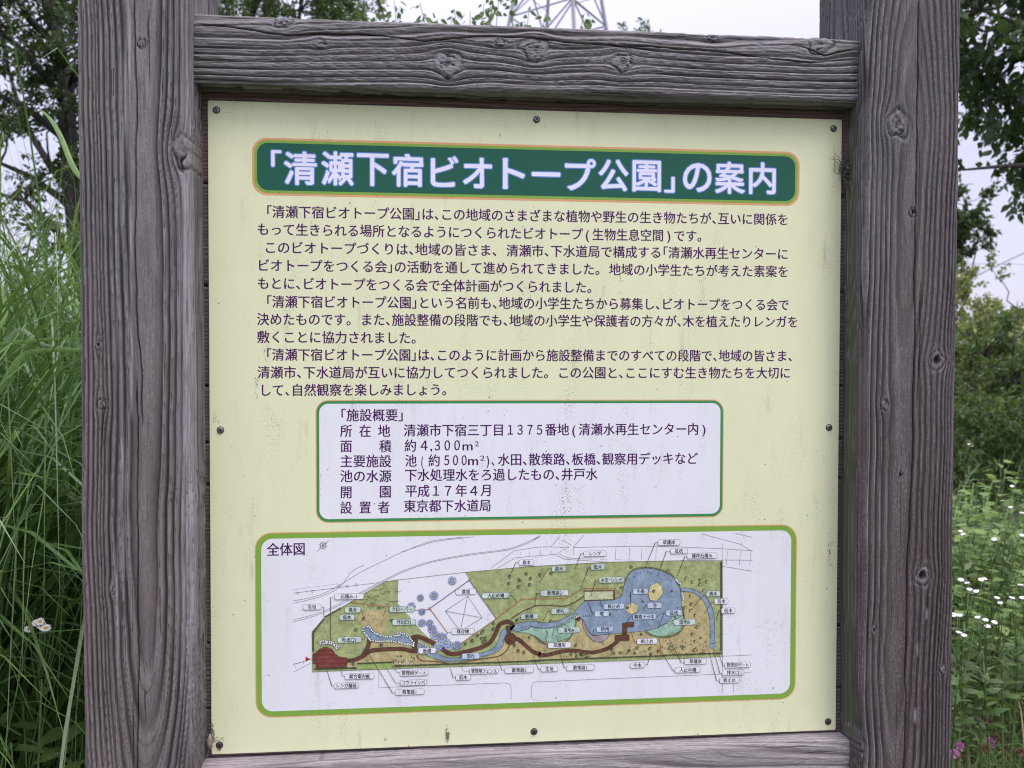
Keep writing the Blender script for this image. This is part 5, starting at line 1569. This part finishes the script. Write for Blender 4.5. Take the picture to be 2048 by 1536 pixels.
def blade_through(px, d0, d1, width, mat, tint, parent, org, name='blade'):
    pts = np.array([at(u, v, d0 + (d1 - d0) * i / (len(px) - 1)) for i, (u, v) in enumerate(px)])
    q = []
    n = len(pts)
    for i in range(n - 1):
        p0 = pts[max(i - 1, 0)]; p1 = pts[i]; p2 = pts[i + 1]; p3 = pts[min(i + 2, n - 1)]
        for s in range(5):
            tt_ = s / 5
            q.append(0.5 * ((2 * p1) + (-p0 + p2) * tt_ + (2 * p0 - 5 * p1 + 4 * p2 - p3) * tt_ ** 2 + (-p0 + 3 * p1 - 3 * p2 + p3) * tt_ ** 3))
    q.append(pts[-1]); q = np.array(q); m = len(q)
    tn = unit(np.gradient(q, axis=0)); view = unit(q - C0); side = unit(np.cross(tn, view) + np.array([0, 0, .15]))
    nrm = np.cross(side, tn)
    f = np.linspace(0, 1, m); w = width * np.minimum(1, .5 + f * 2) * np.clip(1 - f ** 3, .03, 1)
    V = np.stack([q + side * w[:, None] / 2 + nrm * w[:, None] * .15, q, q - side * w[:, None] / 2 + nrm * w[:, None] * .15], 1).reshape(-1, 3) - org
    F = []
    for i in range(m - 1):
        o = i * 3; F += [(o, o + 1, o + 4, o + 3), (o + 1, o + 2, o + 5, o + 4)]
    obj(name, blades_mesh(name, [(V, F)], [mat], [tint]), parent)


for px, w, mat, ti in (([(-60, 860), (0, 885), (60, 925), (110, 965), (175, 1030)], .016, GR_PALE, .3), ([(200, 835), (160, 842), (115, 870), (80, 910), (40, 960)], .008, GR_T, .9),
                       ([(-60, 1090), (0, 1058), (50, 1035), (100, 1022), (180, 1020)], .007, GR_T, 1.0), ([(240, 1160), (180, 1130), (120, 1108), (80, 1086), (44, 1068)], .013, GR_T, .8),
                       ([(-80, 1500), (0, 1494), (70, 1498), (120, 1512), (190, 1560)], .014, GR_T, 1.0), ([(-60, 760), (0, 700), (40, 660), (90, 690), (180, 700)], .010, GR_PALE, .6),
                       ([(-40, 820), (0, 780), (30, 730), (60, 705), (130, 700), (200, 706)], .013, GR_T, .8), ([(190, 380), (150, 340), (120, 270), (98, 235), (75, 215)], .010, GR_T, 1.0),
                       ([(-40, 700), (0, 690), (60, 682), (120, 678), (200, 678)], .009, GR_T, .9), ([(190, 1000), (130, 960), (150, 700), (160, 640)], .008, GR_T, .4), ([(-30, 690), (6, 640), (10, 600), (0, 560)], .012, GR_T, 1.0)):
    d = random.uniform(1.35, 1.6)
    blade_through(px, d, d + random.uniform(-.05, .1), w, mat, ti, t, t0_)

# ------------------------------------------------------------------ flowers
PET, N, L, P = new_mat('white_petal'); P.inputs['Base Color'].default_value = (.82, .80, .84, 1); P.inputs['Roughness'].default_value = .6
DSC, N, L, P = new_mat('yellow_disc'); P.inputs['Base Color'].default_value = (.62, .42, .04, 1); P.inputs['Roughness'].default_value = .8
PINK, N, L, P = new_mat('clover_pink'); P.inputs['Base Color'].default_value = (.52, .20, .42, 1); P.inputs['Roughness'].default_value = .7
BRN, N, L, P = new_mat('withered_brown'); P.inputs['Base Color'].default_value = (.17, .085, .050, 1); P.inputs['Roughness'].default_value = .9
LF_FLEA = leaf_mat('fleabane_leaf', (0.060, 0.115, 0.034), (0.13, 0.20, 0.058), trans=.3)


def daisy_mesh(r, g):
    mb = MB(); n = 34
    for i in range(n):
        a = 2 * math.pi * i / n + g.uniform(-.05, .05); l = r * g.uniform(.85, 1.05); w = r * .085; z = g.uniform(-.1, .05) * r
        ca, sa = math.cos(a), math.sin(a)
        pts = [(ca * r * .3 - sa * w * .5, sa * r * .3 + ca * w * .5, .02 * r), (ca * r * .3 + sa * w * .5, sa * r * .3 - ca * w * .5, .02 * r), (ca * l + sa * w, sa * l - ca * w, z), (ca * l - sa * w, sa * l + ca * w, z)]
        mb.add(pts, [(0, 1, 2, 3)], 0)
    pet = mb.mesh('petals', [PET])
    mb = MB(); k = 12
    V = []
    for j, (rr, z) in enumerate(((.40, -.08), (.36, .10), (.22, .17), (.0, .19))):
        V += [(rr * r * math.cos(2 * math.pi * i / k), rr * r * math.sin(2 * math.pi * i / k), z * r) for i in range(k)]
    mb.add(V, [[j * k + i, j * k + (i + 1) % k, (j + 1) * k + (i + 1) % k, (j + 1) * k + i] for j in range(3) for i in range(k)], 0)
    disc = mb.mesh('disc', [DSC], True)
    return pet, disc


DAISY = daisy_mesh(1.0, np.random.default_rng(5))


def fleabane(label, heads, d, seed, group, r=.0072, leafy=24, tiltf=.35, open_to_cam=False, buds=3):
    g = np.random.default_rng(seed)
    H = [at(u, v, d + g.uniform(-.02, .02)) for u, v in heads]
    c = np.mean(H, 0)
    base = np.array([c[0] + g.normal() * .03, c[1] + g.normal() * .04, 0])
    t = thing('fleabane', label, 'wildflower', tuple(base), group)
    fork = np.array([c[0] * .9 + base[0] * .1, c[1], c[2] - .10])
    main = np.array([base * (1 - q) + fork * q + np.array([math.sin(q * 5 + seed) * .008, 0, 0]) for q in np.linspace(0, 1, 9)])
    mb = MB(); tube_mb(mb, main - base, .0032, .0018, 6)
    ends = [(h, True) for h in H] + [(c + np.array([g.normal() * .03, g.normal() * .02, -g.uniform(0, .04)]), False) for _ in range(buds)]
    for h, op in ends:
        st = fork + np.array([0, 0, g.uniform(-.06, .02)])
        tube_mb(mb, np.array([st * (1 - q) + h * q + np.array([0, 0, -.012 * math.sin(q * 3.14)]) for q in np.linspace(0, 1, 5)]) - base, .0013, .0009, 5)
        if not op:
            th = np.linspace(0, 1, 5)
            v, f = tube(np.array([h + np.array([0, 0, .006 * (q - .5)]) for q in th]) - base, [.0005, .003, .0036, .003, .0005], 7)
            mb.add(v, f)
    me = mb.mesh('stem', [STEMG], True); obj('stem', me, t)
    for h, _ in [e for e in ends if e[1]]:
        ho = obj('flower_head', DAISY[1], t)
        ho.location = tuple(h - base)
        tocam = unit(C0 - h)
        nrm = unit(np.array([g.normal() * .18, g.normal() * .18, 1.0]) + tocam * (1.3 if open_to_cam else tiltf))
        ho.rotation_euler = Vector(nrm).to_track_quat('Z', 'Y').to_euler()
        s = r * g.uniform(.9, 1.1); ho.scale = (s, s, s)
        po = obj('petals', DAISY[0], ho)
    # leaves up the stem
    q = np.linspace(.74 if leafy > 20 else .08, .97, leafy); pos = np.array([main[int(x * 8)] * (1 - (x * 8 % 1)) + main[min(int(x * 8) + 1, 8)] * (x * 8 % 1) for x in q]) - base
    th = np.arange(leafy) * 2.4 + seed; dr = np.stack([np.cos(th), np.sin(th), g.uniform(.15, .8, leafy)], -1)
    leaves('leaves', pos, dr, .085 - .045 * q + g.uniform(-.01, .01, leafy), T_LANCE if False else (T_LANCE[0] * np.array([1.7, 1, 1]), T_LANCE[1]), LF_FLEA, t, None, g, .7)
    return t


GF = 'white fleabane flowers in the meadow at the right'
for k, (heads, d, lab) in enumerate((
        ([(1922, 1159), (1934, 1165), (1939, 1178), (1952, 1182)], 2.1, 'fleabane with four white heads, nearest to the right post in the upper row'),
        ([(1962, 1159), (1969, 1157)], 2.15, 'fleabane with two touching white heads right of the four-headed one'),
        ([(2041, 1169), (2056, 1162)], 2.2, 'fleabane with white heads at the very right edge of the picture'),
        ([(1994, 1195), (2000, 1205)], 2.1, 'small fleabane with a close pair of heads below the two touching ones'),
        ([(2024, 1195), (2044, 1195)], 2.1, 'fleabane with two separate heads level with each other near the right edge'),
        ([(1907, 1229), (1919, 1230)], 1.9, 'fleabane whose two flat heads touch the edge of the right post'),
        ([(1955, 1234), (1971, 1239), (1975, 1252), (1989, 1244)], 1.9, 'fleabane with four flat white heads in the middle of the lower row'),
        ([(1918, 1264), (1928, 1270)], 1.85, 'lowest fleabane by the right post with two overlapping heads'),
        ([(2024, 972), (2005, 1001), (2021, 1014)], 2.7, 'tall fleabane with three white heads above the leafy weeds'),
        ([(2044, 1025), (2062, 1030)], 2.6, 'tall fleabane with one head cut by the right picture edge'),
        ([(1921, 1062), (1926, 1068)], 2.5, 'fleabane close to the right post, half way up, with two small heads'),
        ([(1988, 1078), (2044, 1070)], 2.5, 'fleabane with two heads spread far apart among the leafy weeds'),
        ([(1938, 888), (1944, 892)], 3.6, 'farthest and highest fleabane, a tiny white speck above the weeds'),
        ([(2130, 1180), (2150, 1170), (2160, 1200)], 2.2, 'fleabane beyond the right edge of the picture, three heads'),
        ([(2230, 1100), (2250, 1090)], 2.5, 'fleabane far outside the right edge of the picture, two heads'))):
    fleabane(lab, heads, d, 100 + k, GF, leafy=26)
fleabane('white daisy-like fleabane with yellow centres glowing in front of the dark grass at the left', [(57, 1258), (84, 1252), (72, 1246), (92, 1256), (80, 1243)], 1.42, 140, 'white fleabane flowers at the left', r=.0076, leafy=13, open_to_cam=True, buds=4)
fleabane('budding fleabane at the left picture edge, higher than the flowering one', [(2, 1143), (-20, 1150)], 1.5, 141, 'white fleabane flowers at the left', leafy=20)


def clover(label, heads, d, seed):
    g = np.random.default_rng(seed)
    H = [(at(u, v, d + g.uniform(-.05, .05)), k) for u, v, k in heads]
    c = np.mean([h for h, _ in H], 0); base = np.array([c[0], c[1], 0])
    t = thing('red_clover', label, 'wildflower', tuple(base), 'clover plants in the meadow at the lower right')
    mb = MB()
    for h, k in H:
        st = base + np.array([g.normal() * .03, g.normal() * .03, 0])
        tube_mb(mb, np.array([st * (1 - q) + h * q + np.array([0, 0, .02 * math.sin(q * 3.14)]) for q in np.linspace(0, 1, 6)]) - base, .0017, .0012, 5)
    obj('stem', mb.mesh('stem', [STEMG], True), t)
    for h, k in H:
        n = 110; u = unit(g.normal(size=(n, 3)) + np.array([0, 0, .25])); r = .0104
        pos = u * r * np.array([.5, .5, .45]); dr = u + np.array([0, 0, .5])
        o = leaves('flower_head', pos, dr, r * g.uniform(.7, 1.1, n), (T_QUAD[0] * np.array([.5, 1, 1]), T_QUAD[1]), PINK if k == 'p' else BRN, t, None, g, .2)
        o.location = tuple(h - base)
        if k != 'p': o['label'] = 'withered brown head'
    n = 60; a = g.uniform(0, 6.28, n); rr = g.uniform(.01, .11, n); zz = g.uniform(.05, c[2] * .8, n)
    leaves('leaves', np.stack([rr * np.cos(a), rr * np.sin(a), zz], -1), np.stack([np.cos(a), np.sin(a), g.uniform(0, .5, n)], -1), g.uniform(.018, .034, n), T_OVATE, LF_MID, t, None, g, .8)


for k, (hd, d, lab) in enumerate(((((1951, 1340, 'p'), (1946, 1326, 'b'), (1938, 1330, 'p')), 2.5, 'red clover with one pink head under a brown one, by the meadow flowers'),
                                  (((1907, 1333, 'b'), (1919, 1339, 'b')), 2.3, 'clover with two brown heads touching the right post'),
                                  (((1972, 1353, 'b'), (1950, 1390, 'b'), (1978, 1350, 'b')), 2.5, 'clover with round brown heads in the middle of the dry grass'),
                                  (((1903, 1435, 'b'), (1925, 1440, 'b')), 2.2, 'clover with a brown head cut by the post, below the middle'),
                                  (((1975, 1443, 'b'), (1992, 1477, 'b'), (1981, 1485, 'p')), 2.2, 'clover with two brown heads and one pink head low at the right'),
                                  (((1908, 1508, 'p'), (1919, 1493, 'p'), (1924, 1519, 'b')), 2.1, 'clover with two bright pink heads in the bottom corner by the post'),
                                  (((2014, 1500, 'b'), (1972, 1500, 'b'), (2042, 1506, 'b')), 2.15, 'clover with three withered heads along the bottom right edge'))):
    clover(lab, hd, d, 160 + k)

# leafy weeds
LF_WEED = leaf_mat('weed_leaf', (0.140, 0.250, 0.070), (0.280, 0.400, 0.125), trans=.4)


def weed(label, u, v, d, seed, leaf=.036, width=.16, mat=None, n=240, tm=T_OVAL, nst=6, stem=None):
    g = np.random.default_rng(seed); c = at(u, v, d); base = np.array([c[0], c[1] + .1, 0]); h = c[2]
    t = thing('leafy_weed', label, 'weed', tuple(base), 'leafy weeds at the right of the board')
    LP, LD = [], []
    for s in range(nst):
        top = np.array([g.normal() * width, g.normal() * width, h * g.uniform(.78, 1.0)]); mb = MB()
        P_ = np.array([top * np.array([q ** 1.3, q ** 1.3, q]) + g.normal(size=3) * .006 for q in np.linspace(0, 1, 9)])
        tube_mb(mb, P_, .004, .0012, 5); obj('stem', mb.mesh('stem', [stem or (STEMR if s % 3 == 0 else STEMG)], True), t)
        m = n // nst; q = g.uniform(.5, 1, m); i = np.clip((q * 8).astype(int), 0, 7); fr = (q * 8 - i)[:, None]
        p = P_[i] * (1 - fr) + P_[i + 1] * fr; a = g.uniform(0, 6.28, m); o = np.stack([np.cos(a), np.sin(a), np.zeros(m)], -1)
        LP.append(p + o * g.uniform(.01, .08, (m, 1))); LD.append(o + np.array([0, 0, .05]) + g.normal(size=(m, 3)) * .25)
    LP = np.concatenate(LP); leaves('leaves', LP, np.concatenate(LD), leaf * g.uniform(.6, 1.25, len(LP)), tm, mat or LF_WEED, t, np.clip(LP[:, 2] / h * .8 + g.uniform(-.25, .25, len(LP)), 0, 1), g, .85)


WD = ((1925, 905, 3.0, .17), (1985, 930, 3.1, .15), (2040, 900, 3.4, .2), (1950, 985, 2.75, .16), (2000, 1040, 2.7, .16), (1915, 1075, 2.6, .12), (2060, 1040, 2.8, .18), (2120, 960, 3.2, .2), (1965, 1120, 2.5, .16), (2030, 1150, 2.5, .16), (2150, 1120, 2.7, .2), (1880, 960, 2.9, .15), (2250, 1000, 3.2, .22),
)
WL = ('bright weed with oval leaves, topmost beside the right post', 'bright oval-leaved weed right of the topmost one', 'oval-leaved weed at the right edge, farther back', 'oval-leaved weed just under the topmost one', 'oval-leaved weed in the middle of the green strip',
      'oval-leaved weed close to the post, half way down', 'oval-leaved weed cut by the right edge, middle height', 'tall oval-leaved weed outside the right edge', 'lower oval-leaved weed behind the four-headed fleabane', 'lower oval-leaved weed near the right edge behind the flowers',
      'broad oval-leaved weed outside the right edge, low', 'oval-leaved weed hidden behind the right post', 'far oval-leaved weed well outside the right edge')
for k, ((u, v, d, w), lab) in enumerate(zip(WD, WL)):
    weed(lab, u, v, d, 200 + k, width=w, leaf=.040 if k % 3 else .032)
for k, (u, v, d, lab) in enumerate(((20, 1390, 1.6, 'low broad-leaved weed at the bottom left corner'), (60, 1400, 1.5, 'broad-leaved weed right under the white flowers at the left'), (130, 1330, 1.7, 'broad-leaved weed tight against the left post, in the dark grass'), (10, 1300, 1.75, 'higher broad-leaved weed at the left picture edge'), (95, 1440, 1.75, 'low weed between the grass stems and the left post'), (-90, 1330, 1.7, 'low weed outside the left picture edge'))):
    weed(lab, u, v, d, 230 + k, width=.10, mat=LF_FLEA, leaf=.085, n=90, tm=(T_LANCE[0] * np.array([2.2, 1, 1]), T_LANCE[1]), nst=4, stem=STEMG)

# ------------------------------------------------------------------ meadow grass: nobody could count it
g = np.random.default_rng(301)
DRY = leaf_mat('dry_straw', (0.24, 0.20, 0.10), (0.42, 0.37, 0.22), trans=.15)
specs, tints, mi = [], [], []


def scatter(n, x0, x1, y0, y1, h0, h1, w, dry, dens=None):
    for _ in range(n):
        x, y = g.uniform(x0, x1), g.uniform(y0, y1)
        if -0.62 < x < 0.62 and -0.1 < y < 0.12: continue
        L_ = g.uniform(h0, h1)
        specs.append(blade_geo((x, y, -.01), g.uniform(0, 6.28), abs(g.normal() * .35) + .05, L_, w * g.uniform(.6, 1.3), g, 6, g.uniform(.3, 2.2), g.normal()))
        tints.append(g.uniform(0, 1)); mi.append(2 if g.random() < dry else (1 if g.random() < .1 else 0))


scatter(2600, .6, 2.6, 1.5, 2.6, .25, .7, .0048, .2)
scatter(3800, .6, 2.2, 1.0, 2.2, .10, .42, .0036, .6)
scatter(260, .7, 2.0, .9, 1.6, .35, .6, .006, .15)
scatter(2600, .7, 3.6, 2.2, 5.0, .3, .85, .006, .12)
scatter(1300, .55, 1.7, .7, 1.8, .05, .25, .005, .8)
scatter(2600, -3.2, .6, .25, 3.5, .15, .6, .005, .12)
scatter(1600, -3, 3.2, -2.2, .1, .05, .2, .004, .2)
scatter(2200, -7, 8, 3.5, 9, .3, .8, .012, .1)
obj('meadow_grass', blades_mesh('meadow_grass', specs, [GR_T, GR_PALE, DRY], tints, mi), None, kind='stuff', label='tangled green and straw coloured meadow grass around the board')
n = 15000
px_ = np.stack([g.uniform(.65, 3.2, n), g.uniform(1.75, 4.6, n), g.uniform(0, 1, n)], -1)
px_[:, 2] = px_[:, 2] ** 1.3 * np.clip((px_[:, 1] - 1.5) * .75, .12, .85) * (0.75 + .35 * vnoise(px_[:, 0] * 4, px_[:, 1] * 4, 7))
dr = g.normal(size=(n, 3)) * np.array([1, 1, .4])
leaves('ground_cover', px_, dr, g.uniform(.014, .034, n), T_SMALL, LF_MID, None, np.clip(px_[:, 2] * 1.0 + g.uniform(-.1, .5, n), 0, 1), g, .8)['kind'] = 'stuff'

# far woods all round
n = 55000
a = g.uniform(0, 2 * math.pi, n); r = g.uniform(48, 75, n)
hh = 4.2 + 1.6 * vnoise(a * 9 + 20, a * 0 + 2, 55) + 1.2 * vnoise(a * 31 + 20, a * 0 + 2, 56)
z = g.uniform(0, 1, n) ** .7 * hh
leaves('far_woods', np.stack([r * np.cos(a), r * np.sin(a), z], -1), g.normal(size=(n, 3)), g.uniform(.40, .95, n), T_QUAD, LF_MID, None, None, g, .2)['kind'] = 'stuff'

# ------------------------------------------------------------------ pylon and wires
ST, N, L, P = new_mat('galvanised_steel'); P.inputs['Base Color'].default_value = (.30, .30, .32, 1); P.inputs['Roughness'].default_value = .55; P.inputs['Metallic'].default_value = .3
pc = at(1115, 760, 46); pc[2] = 0
tw = thing('pylon', 'pale steel lattice pylon rising in the distance behind the top beam', 'pylon', tuple(pc))
th0 = math.radians(7)


def corner(k, z):
    R_ = max(.55, 7.0 - z * .185); a = th0 + k * math.pi / 2
    return np.array([R_ * math.cos(a), R_ * math.sin(a), z])


lev = [0, 7, 13, 18, 22, 25.5, 28.5, 31, 33.2, 36, 39]
for k in range(4):
    mb = MB(); tube_mb(mb, np.array([corner(k, z) for z in lev]), .14, .08, 6); obj('leg', mb.mesh('leg', [ST]), tw)
for z0, z1 in zip(lev[:-1], lev[1:]):
    for k in range(4):
        A, B_, C_, D_ = corner(k, z0), corner((k + 1) % 4, z0), corner(k, z1), corner((k + 1) % 4, z1)
        for p, q in ((A, D_), (B_, C_), (C_, D_)):
            mb = MB(); tube_mb(mb, np.array([p, q]), .05, .05, 5); obj('brace', mb.mesh('brace', [ST]), tw)
        mid = (A + D_ + B_ + C_) / 4
        mb = MB(); tube_mb(mb, np.array([(A + C_) / 2, mid]), .03, .03, 4); obj('brace', mb.mesh('brace', [ST]), tw)
for z in (29, 33, 37):
    for s in (-1, 1):
        p = np.array([s * 4.2 * math.cos(.6), s * 4.2 * math.sin(.6), z])
        for k in range(4):
            mb = MB(); tube_mb(mb, np.array([corner(k, z), p]), .05, .04, 5); obj('cross_arm', mb.mesh('cross_arm', [ST]), tw)
WR, N, L, P = new_mat('cable'); P.inputs['Base Color'].default_value = (.12, .12, .13, 1)
for i, (px, dd, r, lab) in enumerate((([(1890, 580), (1950, 553), (2010, 524), (2048, 506), (2200, 430), (2500, 270)], 30, .022, 'thin slanting cable in the sky right of the right post'),
                                   ([(1850, 526), (1950, 527), (2048, 529), (2300, 533)], 60, .018, 'faint level cable crossing the sky behind the right bushes'))):
    P_ = np.array([at(u, v, dd) for u, v in px]); org = P_[0]
    mb = MB(); v_, f_ = tube(P_ - org, r, 5); mb.add(v_, f_)
    o = obj('overhead_cable', mb.mesh('overhead_cable', [WR]), None, label=lab, category='cable'); o.location = tuple(org)

# ------------------------------------------------------------------ small things caught on the board
g = np.random.default_rng(404)
WEB, N, L, P = new_mat('dusty_fibre'); P.inputs['Base Color'].default_value = (.11, .10, .10, 1); P.inputs['Roughness'].default_value = .9
c = un(1688, 342, -.008)
t = thing('cobweb_tuft', 'dark tuft of cobweb and dry fibres caught at the right edge of the panel', 'cobweb', tuple(c))
mb = MB()
for k in range(38):
    a = g.uniform(0, 6.28); d = np.array([math.cos(a) * .7, g.normal() * .2, math.sin(a)]); s0 = np.array([g.normal() * .003, g.normal() * .003, g.normal() * .010])
    tube_mb(mb, curve_pts(s0, d, g.uniform(.008, .034), 6, g, .45), .0005, .0002, 4)
obj('fibres', mb.mesh('fibres', [WEB]), t, kind='stuff')
lp = g.normal(size=(26, 3)) * np.array([.003, .003, .010])
leaves('dry_bits', lp, g.normal(size=(26, 3)), g.uniform(.004, .009, 26), T_SMALL, WEB, t, None, g, .2)['kind'] = 'stuff'
c = un(421, 1482, -.002)
t = thing('cocoon', 'small brown insect cocoon stuck at the lower left corner of the panel', 'cocoon', tuple(c))
CO, N, L, P = new_mat('cocoon_silk'); P.inputs['Base Color'].default_value = (.26, .18, .14, 1); P.inputs['Roughness'].default_value = .85
v_, f_ = tube(np.array([(0, -.002, .011), (0.0003, -.003, .007), (0, -.004, 0), (-.0004, -.003, -.006), (.001, -.002, -.011)]), [.0006, .0028, .0042, .0032, .0008], 9)
mb = MB(); mb.add(v_, f_); obj('case', mb.mesh('case', [CO], True), t)
mb = MB()
for k in range(14):
    tube_mb(mb, curve_pts((g.normal() * .002, -.002, g.normal() * .004), (g.normal() * .5, -.1, 1 if k < 10 else -1), g.uniform(.010, .032), 5, g, .3), .0004, .0002, 4)
obj('silk_threads', mb.mesh('silk_threads', [WEB]), t, kind='stuff')
